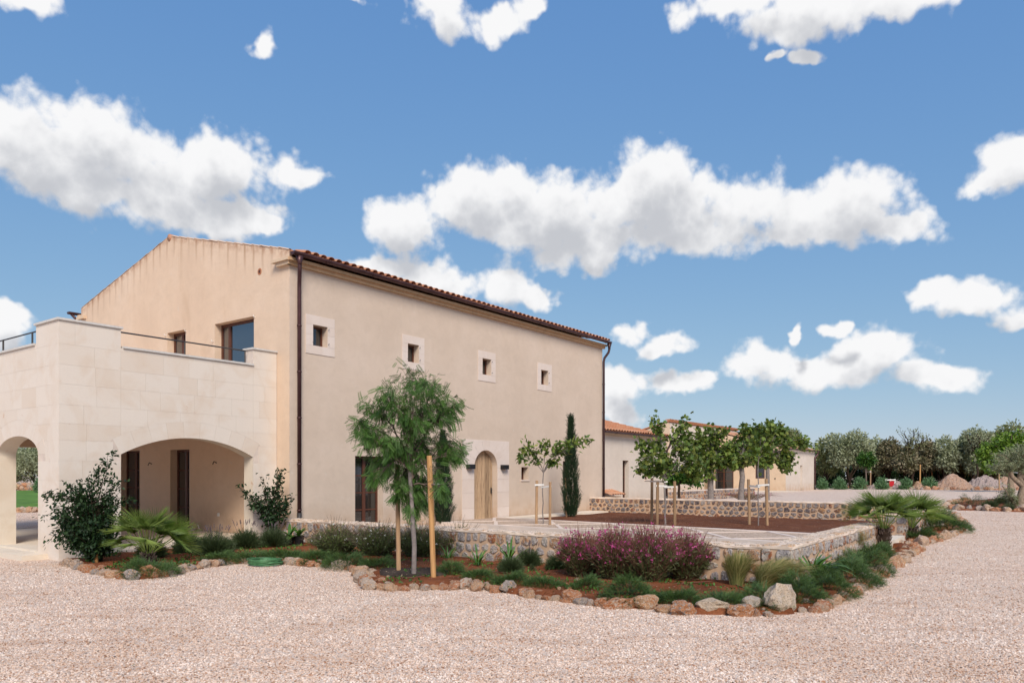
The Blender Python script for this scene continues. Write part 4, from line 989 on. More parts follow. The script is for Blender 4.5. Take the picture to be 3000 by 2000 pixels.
# ------------------------------------------------------------ far buildings
def Wl(x, y):                      # world -> house frame (s,t)
    q = HM.inverted() @ Vector((x, y, 0)); return q.x, q.y
sC, tC = Wl(13.3, 64.1); sD, tD = Wl(24.9, 68.6)
white = thing('white_building', 'tall white building with a sloping top behind the garden trees', 'building', A, TH)
v, f = panel([(tC, -.2), (tC+9, -.2), (tC+9, 6.15-.26*9), (tC, 6.15)], [], lambda a, b: (sC, a, b), (.3, 0, 0)); fixnormals(link('wall', mesh('wall', v, f, M['stucco_cream']), white))
eC = sD+.0
oh = rect(eC-2.75, eC-.55, .2, 3.0)
v, f = panel([(sC+.302, -.2), (eC+6, -.2), (eC+6, 6.15), (sC+.302, 6.15)], [oh], lambda a, b: (a, tC, b), (0, .4, 0)); fixnormals(link('wall', mesh('wall', v, f, M['stucco_white']), white))
b = MB(); b.box((eC-1.65, tC+1.6, 1.5), (3.2, .1, 3.2)); b.put('garage_wall', M['coping'], white)
rf = link('roof', None, white)
v = [(sC-.1, tC-.15, 6.34), (eC+6, tC-.15, 6.34), (eC+6, tC+9, 6.34-2.37), (sC-.1, tC+9, 6.34-2.37)]; v += [(a, b_, c-.1) for a, b_, c in v]
fixnormals(link('roof_slab', mesh('roof_slab', v, [(0,1,2,3),(7,6,5,4),(0,4,5,1),(1,5,6,2),(2,6,7,3),(3,7,4,0)], M['terracotta']), rf))
s = sC
while s < eC+6:
    o = link('roof_tile', T_UP, rf, (s, tC-.22, 6.34)); o.scale = (1.2, 1, 1.3); s += .3
b = MB()
for k in range(5):
    b.box((eC-1.0-.13*k, tC+.12+.05*k, 1.25), (.12, .05, 2.5+.12*k), rz=.0, rx=-.0)
pl = thing('plank_stack', 'long wooden planks leaning in the opening of the white building', 'planks', A, TH)
for k in range(5):
    b = MB(); b.box((0, 0, 1.3), (.22, .05, 2.6+.1*(k % 3))); o = b.put('plank', M['stake_new' if k % 2 else 'stake'], pl, loc=(eC-1.25-.2*k, tC-.12-.06*k, .2)); o.rotation_euler = (0, R(20+2*k), 0)
fhD = [rect(sD+4.6, sD+5.35, .2, 2.6)]
gD = [rect(tD+4.85, tD+7.05-.35, .2, 2.85), rect(tD+1.9, tD+2.75, 1.35, 2.7)]
barn, broof, _ = simple_house('outbuilding', 'far cream outbuilding with tile roof and downpipe at its right corner', sD, sD+9.6, tD, tD+13.5, 4.05, 'stucco_white', fhD, gD, ridge_t=tD+6.8, gmat='stucco_cream')
PD = lambda a, b, d: (sD+d-.012, a, b)
window(barn, PD, tD+4.85, tD+6.70, .2, 2.85, .0, .08, rows=3, meet=True, thick=.06)
window(barn, PD, tD+1.9, tD+2.75, 1.35, 2.7, .0, .08, thick=.06)
b = MB(); b.box((sD+4.975, tD+.33, 1.4), (.74, .04, 2.4)); b.put('door', M['coping'], barn)
gutter(barn, sD-.1, sD+9.8, tD-.28, 4.1, .09, 'copper2')
downpipe(barn, sD+9.4, tD-.1, .2, 4.1, tD-.28, sD+9.75, .08, 'copper')
b = MB(); b.box((sD-.03, tD+.95, 1.35), (.03, .09, .12)); b.put('tap', M['iron'], barn)
b = MB(); b.box((sD-1.6, tD+3.4, .22), (3.4, 9, .06)); b.put('terrace_slab', M['slab'], barn)
# ------------------------------------------------------------ foliage tools
def tmesh(name, V, F, mat, rnd=None, parent=None, loc=None, smooth=False):
    """fast mesh from arrays; F is (n,3) or (n,4)"""
    me = bpy.data.meshes.new(name); V = np.asarray(V, np.float32); F = np.asarray(F, np.int32); k = F.shape[1]
    me.vertices.add(len(V)); me.vertices.foreach_set('co', V.ravel())
    me.loops.add(F.size); me.loops.foreach_set('vertex_index', F.ravel())
    me.polygons.add(len(F)); me.polygons.foreach_set('loop_start', np.arange(0, F.size, k, dtype=np.int32))
    if rnd is not None:
        at = me.attributes.new('rnd', 'FLOAT', 'POINT'); at.data.foreach_set('value', np.asarray(rnd, np.float32))
    if isinstance(mat, (list, tuple)):
        for m_ in mat: me.materials.append(m_)
    else: me.materials.append(mat)
    me.update(calc_edges=True); me.validate()
    return link(name, me, parent, loc)
def norm(a): return a/np.maximum(np.linalg.norm(a, axis=-1, keepdims=True), 1e-9)
def frames(d, roll=None):
    d = norm(d); n = len(d); r = RNG.normal(size=(n, 3)) if roll is None else roll
    z = norm(np.cross(d, r)); y = np.cross(z, d); return np.stack([d, y, z], 2)      # columns: length, width, normal
def flat_up(d, up=(0, 0, 1), wob=.5):
    """frames whose normal leans to `up`"""
    d = norm(d); u = norm(np.asarray(up)[None]+RNG.normal(size=d.shape)*wob); y = norm(np.cross(u, d)); z = np.cross(d, y); return np.stack([d, y, z], 2)
def scatter(tv, tf, pos, fr, scl):
    tv = np.asarray(tv, float); tf = np.asarray(tf); n, m = len(pos), len(tv)
    scl = np.asarray(scl, float); scl = scl[:, None] if scl.ndim == 1 else scl
    V = np.einsum('nij,nmj->nmi', fr, tv[None]*scl[:, None, :])+pos[:, None, :]
    return V.reshape(-1, 3), (tf[None]+(np.arange(n)*m)[:, None, None]).reshape(-1, tf.shape[1]), m
LEAF = ([(0, 0, 0), (.45, .27, .06), (1, 0, -.05), (.45, -.27, .06)], [(0, 1, 2), (0, 2, 3)])
NARROW = ([(0, 0, 0), (.4, .09, .02), (1, 0, -.04), (.4, -.09, .02)], [(0, 1, 2), (0, 2, 3)])
LOBED = ([(0, 0, 0), (.15, .36, -.04), (.5, .30, .05), (.62, .44, 0), (.72, .18, .02), (1, 0, -.1), (.72, -.18, .02), (.62, -.44, 0), (.5, -.30, .05), (.15, -.36, -.04)], [(0, 1, 2), (2, 3, 4), (0, 2, 4), (0, 4, 5), (0, 5, 6), (0, 6, 8), (8, 6, 7), (0, 8, 9)])
def pinnate(n=9, L=.26, ll=.075, w=.13, droop=.25):
    V = []; F = []
    for i in range(n):
        u = (i+.8)/n; x = u; z = -droop*u*u
        for s in (-1, 1):
            b = len(V); l = ll/L*(1-.45*abs(u-.45)); dx, dy = .62, .78*s
            V += [(x, 0, z), (x+dx*l*.5-dy*w*l, dy*l*.5+dx*w*l, z+.01), (x+dx*l, dy*l, z-.03), (x+dx*l*.5+dy*w*l, dy*l*.5-dx*w*l, z+.01)]
            F += [(b, b+1, b+2), (b, b+2, b+3)]
    return V, F
def needles(n=14, w=.05, droop=.1, ln=.22, spread=.85):
    """a juniper / cypress spray"""
    rr = random.Random(3); V = [(0, -.02, 0), (0, .02, 0), (1, 0, -droop)]; F = [(0, 1, 2)]
    for i in range(n):
        u = (i+1)/(n+1); s = 1 if i % 2 else -1; a = rr.uniform(.4, spread); b = len(V); l = ln*(1.15-u*.6)
        x, z = u, -droop*u*u; zz = rr.uniform(-.5, .8)*l
        V += [(x-w*.4, 0, z), (x+w*.6, 0, z), (x+l*math.cos(a), s*l*math.sin(a), z+zz)]; F.append((b, b+1, b+2))
    return V, F
SPRAY = needles(); SPRAY_T = needles(10, .07, .02, .3, .6)
def limbs(name, paths, mat, parent, sides=6):
    b = MB()
    for pts, r0, r1 in paths:
        n = len(pts); b.tube(pts, [r0+(r1-r0)*i/(n-1) for i in range(n)], sides, False)
    return b.put(name, mat, parent, True)
def curve(p, q, sag=.0, n=7, wob=.03, start=None):
    p, q = Vector(p), Vector(q); L = (q-p).length; c = p.lerp(q, .45)+Vector((0, 0, 1))*sag*L
    if start is not None: c = p+Vector(start)*L*.5
    out = []
    for i in range(n):
        u = i/(n-1); v = p*(1-u)**2+c*2*u*(1-u)+q*u*u
        if 0 < i < n-1: v += Vector([random.uniform(-wob, wob)*L for _ in range(3)])
        out.append(v)
    return out
def ellipsoid_pts(n, c, r, shell=.5):
    d = norm(RNG.normal(size=(n, 3))); rad = shell+(1-shell)*RNG.random(n)**.6
    return np.asarray(c)+d*np.asarray(r)*rad[:, None]
def along(paths, n, lo=.35, hi=1.0, sig=.05):
    """random points near the limbs with the local direction"""
    P_, D_ = [], []
    for _ in range(n):
        pts = random.choice(paths)[0]; u = random.uniform(lo, hi)*(len(pts)-1); i = min(int(u), len(pts)-2); f = u-i
        p = pts[i].lerp(pts[i+1], f); d = (pts[i+1]-pts[i]).normalized(); P_.append(p); D_.append(d)
    P_ = np.array(P_)+RNG.normal(size=(n, 3))*sig; return P_, np.array(D_)
def leafy_tree(name, label, cat, base, fork_h, lobes, leafmat, leaf=LEAF, nleaf=2600, lsize=(.09, .14), trunk_r=.035, bark='bark', ntw=40, up=.1, sig=.09, group=None, trunk_top=None, droop=-.2, lo=.35, sides=7, dirmix=.6):
    """lobes: list of (centre offset from base, radii)"""
    t = thing(name, label, cat, base, 0, group); top = Vector(trunk_top or (random.uniform(-.03, .03), random.uniform(-.03, .03), fork_h))
    tr = [(curve((0, 0, -.05), top, 0, 7, .012), trunk_r*1.15, trunk_r*.8)]; limbs('trunk', tr, M[bark], t, sides+2)
    paths = []; main = []
    for c, r in lobes:
        c = Vector(c); m = curve(top, c, .05, 7, .02, start=(c-top).normalized()*.6+Vector((0, 0, .5))); main.append((m, trunk_r*.62, trunk_r*.22))
        for q in ellipsoid_pts(max(3, ntw//len(lobes)), (0, 0, 0), r, .55):
            i = random.randint(2, 6); paths.append((curve(m[i], c+Vector(q), up, 6, .04), trunk_r*.2, trunk_r*.06))
    if isinstance(bark, str): limbs('branches', main+paths, M[bark], t, 4)
    p, d = along(paths+main if nleaf < 500 else paths, nleaf, lo, 1.02, sig)
    dd = norm(d*dirmix+RNG.normal(size=d.shape)*.6+np.array([0, 0, droop])); fr = flat_up(dd, wob=.7)
    V, F, m = scatter(*leaf, p, fr, RNG.uniform(*lsize, nleaf)); tmesh('crown', V, F, leafmat, np.repeat(RNG.random(nleaf), m), t)
    return t

# ------------------------------------------------------------ supports: stakes and white straps
def stake_mesh(h, r, mat):
    b = MB(); b.tube([(0, 0, -.15), (0, 0, h*.5), (0, 0, h-.008), (0, 0, h)], [r, r, r*.98, r*.86], 10); me = mesh('stake', b.v, b.f, mat)
    return me
def single_stake(label, px, py, top, r, mat='stake', lean=0, group=None, up=.07):
    p = P(px, py, up); Z = p.y; h = (py-top)*Z/FPX
    b = MB(); b.tube([(0, 0, -.15), (0, 0, h*.5), (0, 0, h-.012), (0, 0, h)], [r, r, r*.97, r*.86], 12)
    o = b.put('wooden_stake', M[mat], None, False, p+Vector((0, 0, up))); o.rotation_euler = (0, R(lean), 0); tag(o, label, 'stake', group); return o
def support(label, posts, tree, strap, r=.04, mat='stake', group='tree supports of stakes and white straps', up=0.0, sw=.05):
    """posts: (px, base py, top py); strap: list of (post index or 'tree', py)"""
    pts = []
    base = P(tree[0], tree[1], up)
    t = thing('tree_support', label, 'tree support', base, 0, group)
    for i, (px, py, ty) in enumerate(posts):
        p = P(px, py, up)+Vector((0, 0, up)); h = (py-ty)*p.y/FPX; pts.append((p, h))
        s = link('stake', stake_mesh(h, r, M[mat]), t, p-base); s.rotation_euler = (R(random.uniform(-1.5, 1.5)), R(random.uniform(-1.5, 1.5)), 0)
    for a, b_, py in strap:
        pa = pts[a][0] if a != 't' else P(tree[0], tree[1], up); pb = pts[b_][0] if b_ != 't' else P(tree[0], tree[1], up)
        Z = (pa.y+pb.y)/2; z = CAM_H-(py-HY)*Z/FPX
        qa, qb = Vector((pa.x, pa.y, z+random.uniform(-.02, .02))), Vector((pb.x, pb.y, z+random.uniform(-.02, .02)))
        d = (qb-qa).normalized(); n_ = Vector((d.y, -d.x, 0)); v = []
        for off in (1, -1):
            for q in (qa-d*r*1.1, qb+d*r*.9):
                v += [q+n_*off*(r+.004)+Vector((0, 0, -sw/2)), q+n_*off*(r+.004)+Vector((0, 0, sw/2))]
        v = [x-base for x in v]; f = [(0, 2, 3, 1), (4, 5, 7, 6), (0, 1, 5, 4), (2, 6, 7, 3)]
        link('strap', mesh('strap', v, f, M['strap']), t)
    return t

# ------------------------------------------------------------ the feathery tree in front
def feather_tree():
    base = P(1212, 1683, .08); base.z += .08; Z = base.y
    def q(px, py, dy=0): return Vector(((px-1500)*(Z+dy)/FPX-base.x, dy, CAM_H-(py-HY)*(Z+dy)/FPX-base.z))
    t = thing('feathery_tree', 'young tree with drooping feathery green crown between two tall stakes', 'tree', base)
    trunk = [q(1212, 1683)+Vector((0, 0, -.1)), q(1214, 1600), q(1209, 1520), q(1205, 1450), q(1200, 1380), q(1203, 1310)]
    limbs('trunk', [(trunk, .042, .028)], M['bark_grey'], t, 12)
    lob = []
    spec = [(1150,1150,55,50),(1210,1105,60,42),(1270,1130,50,55),(1100,1190,45,45),(1300,1200,55,60),(1210,1210,90,70),(1060,1270,42,38),(1130,1290,75,60),(1230,1310,90,65),(1320,1290,48,55),(1180,1390,65,55),(1110,1360,45,45),(1240,1430,50,60),(1345,1330,28,40),(1200,1480,28,45),(1055,1235,28,28),(1335,1180,22,28),(1095,1400,22,30),(1265,1370,50,45),(1165,1440,32,50),(1228,1475,42,42),(1290,1425,30,42),(1175,1330,60,40)]
    main = []; tw = []
    for px, py, rx, ry in spec:
        dy = random.uniform(-.55, .45) if rx > 40 else random.uniform(-.3, .2); c = q(px, py, dy); k = Z/FPX
        st = trunk[3].lerp(trunk[5], random.random()); m = curve(st, c, .12, 8, .02); main.append((m, .016, .006))
        n = int(10+rx*ry/150)
        for e in ellipsoid_pts(n, (0, 0, 0), (rx*k, rx*k*1.1, ry*k), .35):
            i = random.randint(3, 7); tw.append((curve(m[i], c+Vector(e), .08, 6, .04), .004, .0015))
    limbs('branches', main+tw, M['bark'], t, 4)
    n = 4000; p, d = along(tw, n, .25, 1.05, .03); sx_ = (1262-1500)*Z/FPX-base.x
    keep = ~((np.abs(p[:, 0]-sx_) < .13) & (p[:, 1] < .12) & (p[:, 2] < 2.12)); p, d = p[keep], d[keep]; n = len(p)
    dd = norm(d*.55+RNG.normal(size=d.shape)*.38+np.array([.1, 0, -.8])); fr = frames(dd)
    V, F, m = scatter(*pinnate(), p, fr, RNG.uniform(.10, .20, n)); rn = np.repeat(np.clip(RNG.beta(2, 2.4, n), 0, 1), m)
    tmesh('crown', V, F, L_PEPPER, rn, t)
feather_tree()
single_stake('weathered round stake left of the feathery tree trunk', 1168, 1676, 1360, .039, 'stake', -.8)
single_stake('tall new yellow stake right of the feathery tree trunk', 1270, 1688, 1334, .044, 'stake_new', -2.0)

# ------------------------------------------------------------ cypresses
def cypress(label, px, py, top, wpx, up=.0, Z=None):
    b = P(px, py, up) if Z is None else Vector(((px-1500)*Z/FPX, Z, .2)); b.z += up; Zb = b.y; h = CAM_H-(top-HY)*Zb/FPX-b.z; r = wpx*Zb/FPX/2
    t = thing('cypress', label, 'cypress', b); limbs('trunk', [([Vector((0, 0, -.05)), Vector((.01, 0, h*.5)), Vector((0, 0, h*.9))], .035, .01)], M['bark_dark'], t, 6)
    n = 3400; u = RNG.random(n)**1.15; prof = np.minimum(1, .45+u*3)*(1-u)**.75*.95; a = RNG.random(n)*6.283
    lump = 1+.28*np.sin(a*3+u*17)+.25*np.sin(a*5-u*29)+.2*RNG.random(n); rad = r*prof*lump*(.45+.6*RNG.random(n)**.5)
    p = np.stack([np.cos(a)*rad, np.sin(a)*rad, .04+u*h*.95], 1); d = np.stack([np.cos(a)*.35, np.sin(a)*.35, np.ones(n)], 1)+RNG.normal(size=(n, 3))*.16
    V, F, m = scatter(*SPRAY_T, p, frames(d), RNG.uniform(.12, .24, n)*max(.7, h/3)); tmesh('crown', V, F, L_CYP, np.repeat(RNG.random(n), m), t)
cypress('slim pointed cypress against the facade, between stakes near the far house corner', 1672, 1516, 1216, 44)
cypress('dark cypress half hidden behind the feathery tree, left of the arched door', 1298, 1538, 1262, 56)
support('two stakes hugging the slim pointed cypress by the facade', [(1660, 1516, 1398), (1688, 1512, 1396)], (1672, 1516), [(0, 't', 1401), ('t', 1, 1399)], .036)
support('stakes and white strap beside the dark cypress behind the feathery tree', [(1270, 1545, 1400), (1322, 1532, 1400)], (1298, 1538), [(0, 't', 1416)], .036)

# ------------------------------------------------------------ young garden trees
def pxlobes(base, spec):
    Z = base.y; out = []
    for px, py, rx, ry in spec:
        dy = random.uniform(-.25, .25); k = Z/FPX; out.append(((( px-1500)*(Z+dy)*1/FPX-base.x, dy, CAM_H-(py-HY)*(Z+dy)/FPX-base.z), (rx*k, rx*k*.9, ry*k)))
    return out
def gtree(label, px, py, forky, spec, Z=None, up=0.0, **k):
    b = P(px, py, up) if Z is None else Vector(((px-1500)*Z/FPX, Z, .2)); b.z += up
    fh = CAM_H-(forky-HY)*b.y/FPX-b.z
    return leafy_tree('garden_tree', label, 'tree', b, fh, pxlobes(b, spec), **k)
gtree('thin sapling with two drooping leafy arms, beside the small window right of the door', 1590, 1547, 1385, [(1545,1305,26,22),(1528,1335,14,20),(1600,1312,22,25),(1575,1340,22,18),(1650,1300,30,16),(1640,1325,20,14),(1690,1300,26,13),(1715,1290,14,10),(1612,1345,18,16)], leafmat=L_MULB, leaf=LEAF, nleaf=620, lsize=(.11, .19), trunk_r=.017, bark='bark_grey', ntw=34, sig=.05)
support('pair of stakes strapped to the thin sapling right of the arched door', [(1571, 1547, 1407), (1611, 1549, 1411)], (1590, 1547), [(0, 't', 1419), ('t', 1, 1425)], .04)
gtree('bushy young fig-like tree with fanning branches and four stakes in the courtyard', 1950, 1545, 1405, [(1925,1240,14,22),(1925,1290,28,28),(1880,1300,26,18),(1895,1340,36,26),(1960,1330,42,32),(1905,1370,40,18),(2003,1240,16,28),(1990,1290,34,30),(2030,1300,30,30),(2020,1345,36,28),(1955,1370,35,18),(2040,1375,24,22),(1882,1372,16,10)], leafmat=L_MULB, leaf=LOBED, nleaf=1700, lsize=(.09, .165), trunk_r=.03, bark='bark_grey', ntw=90, sig=.09)
support('group of weathered stakes with white straps round the bushy young courtyard tree', [(1909, 1530, 1400), (1925, 1545, 1411), (1977, 1545, 1409)], (1950, 1545), [(0, 't', 1408), (1, 't', 1422), ('t', 2, 1424)], .045)
gtree('tall sapling with a thin bent stem between two stakes on the right of the courtyard', 2221, 1548, 1345, [(2215,1290,22,30),(2235,1262,16,20),(2200,1330,26,18),(2250,1330,18,14),(2262,1255,10,12)], leafmat=L_MULB, leaf=LOBED, nleaf=380, lsize=(.10, .17), trunk_r=.016, bark='bark_grey', ntw=30, sig=.07)
support('pair of stakes strapped to the tall thin sapling before the back wall', [(2196, 1545, 1403), (2248, 1547, 1402)], (2221, 1548), [(0, 't', 1423), ('t', 1, 1420)], .042)
kn = dict(leafmat=L_MULB, leaf=LOBED, bark='bark_grey', sig=.10)
gtree('left tree of the knobbly grey trunks behind the courtyard wall', 2082, 1470, 1330, [(2050,1330,42,22),(2095,1300,50,30),(2130,1330,45,26),(2080,1350,60,18),(2100,1262,40,14),(2040,1290,30,30),(2060,1385,32,20),(2150,1355,28,14)], Z=30.5, nleaf=2100, lsize=(.12, .21), trunk_r=.12, ntw=110, **kn)
gtree('middle tree of the knobbly grey trunks behind the courtyard wall', 2172, 1470, 1340, [(2150,1310,45,30),(2190,1300,45,32),(2120,1350,40,14),(2220,1320,40,26),(2170,1345,50,20),(2200,1262,34,16),(2240,1350,22,16)], Z=30.5, nleaf=2100, lsize=(.12, .21), trunk_r=.115, ntw=110, **kn)
gtree('right tree with long sprays reaching over the outbuilding corner', 2249, 1470, 1325, [(2250,1290,40,28),(2290,1300,36,24),(2220,1280,30,26),(2285,1350,30,20),(2310,1370,14,12),(2330,1290,40,7),(2370,1305,26,6),(2315,1340,14,20),(2262,1250,14,18),(2288,1256,8,16)], Z=31.5, nleaf=1700, lsize=(.11, .19), trunk_r=.09, ntw=85, **kn)
gtree('low round citrus tree with glossy leaves against the white wall', 1990, 1462, 1418, [(1975,1385,28,20),(2010,1388,30,22),(2035,1405,20,18),(1965,1405,20,10)], Z=36.5, leafmat=L_CITRUS, nleaf=2200, lsize=(.14, .22), trunk_r=.07, bark='bark_dark', ntw=60, sig=.12)

# ------------------------------------------------------------ shrubs of the beds
def shrub(name, label, cat, base, paths, leafmat, leaf, nleaf, ls, stem='bark_dark', sig=.05, droop=-.2, lo=.25, mix=.5, group=None, wob=.8, sr=(.008, .003)):
    t = thing(name, label, cat, base, 0, group); pp = [(p, *sr) for p in paths]; limbs('stems', pp, M[stem], t, 4)
    p, d = along(pp, nleaf, lo, 1.02, sig); dd = norm(d*mix+RNG.normal(size=d.shape)*.6+np.array([0, 0, droop])); 
    V, F, m = scatter(*leaf, p, flat_up(dd, wob=wob), RNG.uniform(*ls, nleaf)); tmesh('leaves', V, F, leafmat, np.repeat(RNG.random(nleaf), m), t); return t
def climber():
    b = P(285, 1640, .08); b.z += .07; Z = b.y; k = Z/FPX
    def q(px, py, dy=0): return Vector(((px-1500)*k-b.x, dy, CAM_H-(py-HY)*k-b.z))
    paths = []
    for e in ellipsoid_pts(170, (0, 0, 0), (108, 1, 105), .3):
        c = q(262+e[0], 1522+e[2], random.uniform(-.45, .25)); paths.append(curve((random.uniform(-.1, .1), 0, 0), c, .25, 7, .04))
    for px, py in [(333,1325),(330,1330),(300,1362),(285,1378),(203,1418),(200,1412),(128,1450),(130,1455),(122,1515),(238,1413),(150,1440),(222,1420),(372,1402),(366,1420),(392,1468),(150,1590),(165,1600),(318,1350),(345,1390),(270,1400),(398,1455)]:
        p0 = q(random.uniform(220, 310), random.uniform(1470, 1520), -.1); paths.append(curve(p0, q(px, py, random.uniform(-.2, .1)), .12, 9, .02))
    return shrub('climbing_shrub', 'large dark leafy climber with long sprays against the limestone corner', 'shrub', b, paths, L_DARK, LEAF, 9500, (.055, .10), sig=.045, droop=-.35, lo=.35)
climber()
single_stake('short thin wooden peg in front of the dark climber', 283, 1644, 1572, .03, 'stake_new')
def boug():
    b = Vector((-5.72, 18.15, .08)); Z = b.y; k = Z/FPX
    def q(px, py, dy=0): return Vector(((px-1500)*(Z+dy)/FPX-b.x, dy, CAM_H-(py-HY)*(Z+dy)/FPX-b.z))
    paths = []; st = q(795, 1545)
    for px, py in [(816,1372),(820,1378),(815,1405),(860,1455),(845,1462),(700,1432),(715,1440),(770,1400),(775,1440),(740,1460),(760,1480),(800,1450),(830,1430),(835,1480),(845,1500),(790,1500),(800,1520),(815,1470),(780,1520),(740,1475),(765,1455),(810,1540),(790,1425)]:
        for _ in range(2): paths.append(curve(st+Vector((random.uniform(-.05, .05), 0, random.uniform(-.2, .4))), q(px+random.uniform(-8, 8), py+random.uniform(-8, 8), random.uniform(-.15, .1)), .1, 8, .04))
    paths.append(curve((0, 0, 0), st+Vector((0, 0, .4)), 0, 5, .03))
    return shrub('wall_shrub', 'sparse shrub with yellowish tips in the corner left of the downpipe', 'shrub', b, paths, L_DARK, LEAF, 1500, (.07, .12), sig=.05, droop=-.3, lo=.3)
boug()
def lavender(label, px, py, wpx, hpx, spikes=25, mat=None, cat='lavender bush', name='lavender_bush', n=1500, Z=None, group='lavender mounds'):
    b = P(px, py, .07); b.z += .05; Z = b.y; rx = wpx*Z/FPX/2; h = hpx*Z/FPX
    t = thing(name, label, cat, b, 0, group)
    a = RNG.random(n)*6.283; e = np.arccos(RNG.random(n)*.97); r = (.25+.5*RNG.random(n))
    d = np.stack([np.cos(a)*np.sin(e), np.sin(a)*np.sin(e), np.cos(e)+.15], 1); pos = d*np.array([rx, rx, h*.82])*r[:, None]
    V, F, m = scatter(*SPRAY_T, pos, frames(d+RNG.normal(size=d.shape)*.25), RNG.uniform(.35, .6, n)*min(rx, h)); tmesh('leaves', V, F, mat or L_LAV, np.repeat(RNG.random(n), m), t)
    if spikes:
        a = RNG.random(spikes)*6.283; d = np.stack([np.cos(a)*RNG.random(spikes)*.5, np.sin(a)*RNG.random(spikes)*.5, np.ones(spikes)], 1)
        tv = [(0, -.006, 0), (0, .006, 0), (.75, .006, 0), (.75, -.006, 0), (.75, -.025, 0), (.75, .025, 0), (1, .018, 0), (1, -.018, 0), (.75, 0, -.025), (.75, 0, .025), (1, 0, .018), (1, 0, -.018)]
        tf = [(0, 1, 2, 3), (4, 5, 6, 7), (8, 9, 10, 11)]; pos = d*np.array([rx*1.2, rx*1.2, h*.65])
        V, F, m = scatter(tv, tf, pos, frames(d), RNG.uniform(.8, 1.15, spikes)*h*.62); tmesh('flower_spikes', V, F, L_STALK, np.repeat(RNG.random(spikes), m), t)
    return t
lavender('dark lavender mound left of the row, nearest the fan palm', 553, 1618, 92, 62, 12)
lavender('widest lavender mound under the right door of the arch', 630, 1625, 112, 72, 26)
lavender('lavender mound with flower spikes below the sparse wall shrub', 720, 1606, 90, 68, 26)
lavender('lavender mound beside the black flower pots', 800, 1600, 88, 60, 16)
lavender('small dark bush behind the trunk of the left fan palm', 443, 1633, 86, 66, 0)
lavender('lavender clump with grey spikes before the long stone wall, left of the pink bushes', 1550, 1656, 74, 60, 30)
lavender('grey green rounded bush near the rocks, left of the pink bushes', 1497, 1672, 76, 46, 0)
lavender('tiny grey ball of a bush left of the pink bushes', 1559, 1668, 26, 26, 0, n=300)
lavender('low dark bush touching the left side of the pink bushes', 1632, 1665, 70, 50, 0)
def gaura(label, px, py, wpx, hpx, leafm, flowerm, nst=260, nfl=70, flsz=.022, dens=9, fltop=.6, name='gaura_bush', cat='flowering bush', group=None):
    b = P(px, py, .07); b.z += .04; Z = b.y; rx = wpx*Z/FPX/2; h = hpx*Z/FPX; t = thing(name, label, cat, b, 0, group)
    paths = []; tips = []
    for _ in range(nst):
        a = random.random()*6.283; r = random.random()**.6; c = Vector((math.cos(a)*rx*r, math.sin(a)*rx*r*.8, h*random.triangular(.5, 1.08, .66)*(1-.36*r*r)))
        pth = curve((c.x*.25, c.y*.25, 0), c, .22, 6, .02); paths.append((pth, .0035, .0018)); tips.append(pth)
    limbs('stems', paths, M['stem_red'] if flowerm is L_PINK else M['bark'], t, 3)
    nl = nst*dens; p, d = along(paths, nl, .06, .70, .02); dd = norm(d*.8+RNG.normal(size=d.shape)*.5)
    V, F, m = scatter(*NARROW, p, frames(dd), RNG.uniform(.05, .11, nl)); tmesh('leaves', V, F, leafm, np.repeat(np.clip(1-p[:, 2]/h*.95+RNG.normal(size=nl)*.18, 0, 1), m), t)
    P_ = []
    for _ in range(nfl):
        pth = random.choice(tips); u = random.uniform(fltop, 1.0)*(len(pth)-1); i = min(int(u), len(pth)-2); P_.append(pth[i].lerp(pth[i+1], u-i)+Vector([random.uniform(-.02, .02) for _ in range(3)]))
    fv = [(0, 0, 0), (1, .5, .3), (.6, 1, .2), (-.8, .7, .3), (-1, .1, .2), (-.3, -1, .3), (.5, -.9, .2)]; ff = [(0, 1, 2), (0, 3, 4), (0, 5, 6), (0, 2, 3)]
    V, F, m = scatter(fv, ff, np.array(P_), frames(RNG.normal(size=(nfl, 3))), RNG.uniform(.6, 1.25, nfl)*flsz); tmesh('flowers', V, F, flowerm, np.repeat(RNG.random(nfl), m), t)
    return t
wg = 'white flowering wispy bushes along the wall'
gaura('leftmost wispy bush with tiny white flowers below the stone wall end', 985, 1624, 210, 118, L_GAURA, L_WHITE, 520, 90, .020, 15, group=wg)
gaura('wispy white-flowered bush just left of the weathered stake', 1105, 1628, 200, 125, L_GAURA, L_WHITE, 520, 120, .020, 15, group=wg)
gaura('wispy brown-green bush between the trunk and the yellow stake', 1225, 1628, 190, 122, L_GAURA, L_WHITE, 480, 60, .019, 15, group=wg)
gaura('wispy reddish bush right of the yellow stake', 1340, 1624, 175, 118, L_GAURA, L_WHITE, 240, 8, .016, 10, group=wg)
pgp = 'pink flowering bushes'
gaura('leftmost pink-flowered bush of the big mass', 1705, 1684, 190, 160, L_PINKG, L_PINK, 620, 300, .024, 13, .70, group=pgp)
gaura('pink-flowered bush, second from the left in the big mass', 1805, 1694, 215, 188, L_PINKG, L_PINK, 720, 430, .024, 13, .68, group=pgp)
gaura('tallest pink-flowered bush in the middle of the big mass', 1905, 1700, 225, 204, L_PINKG, L_PINK, 720, 430, .024, 13, .68, group=pgp)
gaura('rightmost pink-flowered bush next to the feather grass', 2010, 1692, 200, 168, L_PINKG, L_PINK, 640, 280, .024, 13, .70, group=pgp)
gaura('low reddish wispy plants behind the back courtyard wall', 2190, 1462, 220, 26, L_PINKG, L_PINK, 200, 60, .03, 8, .5)

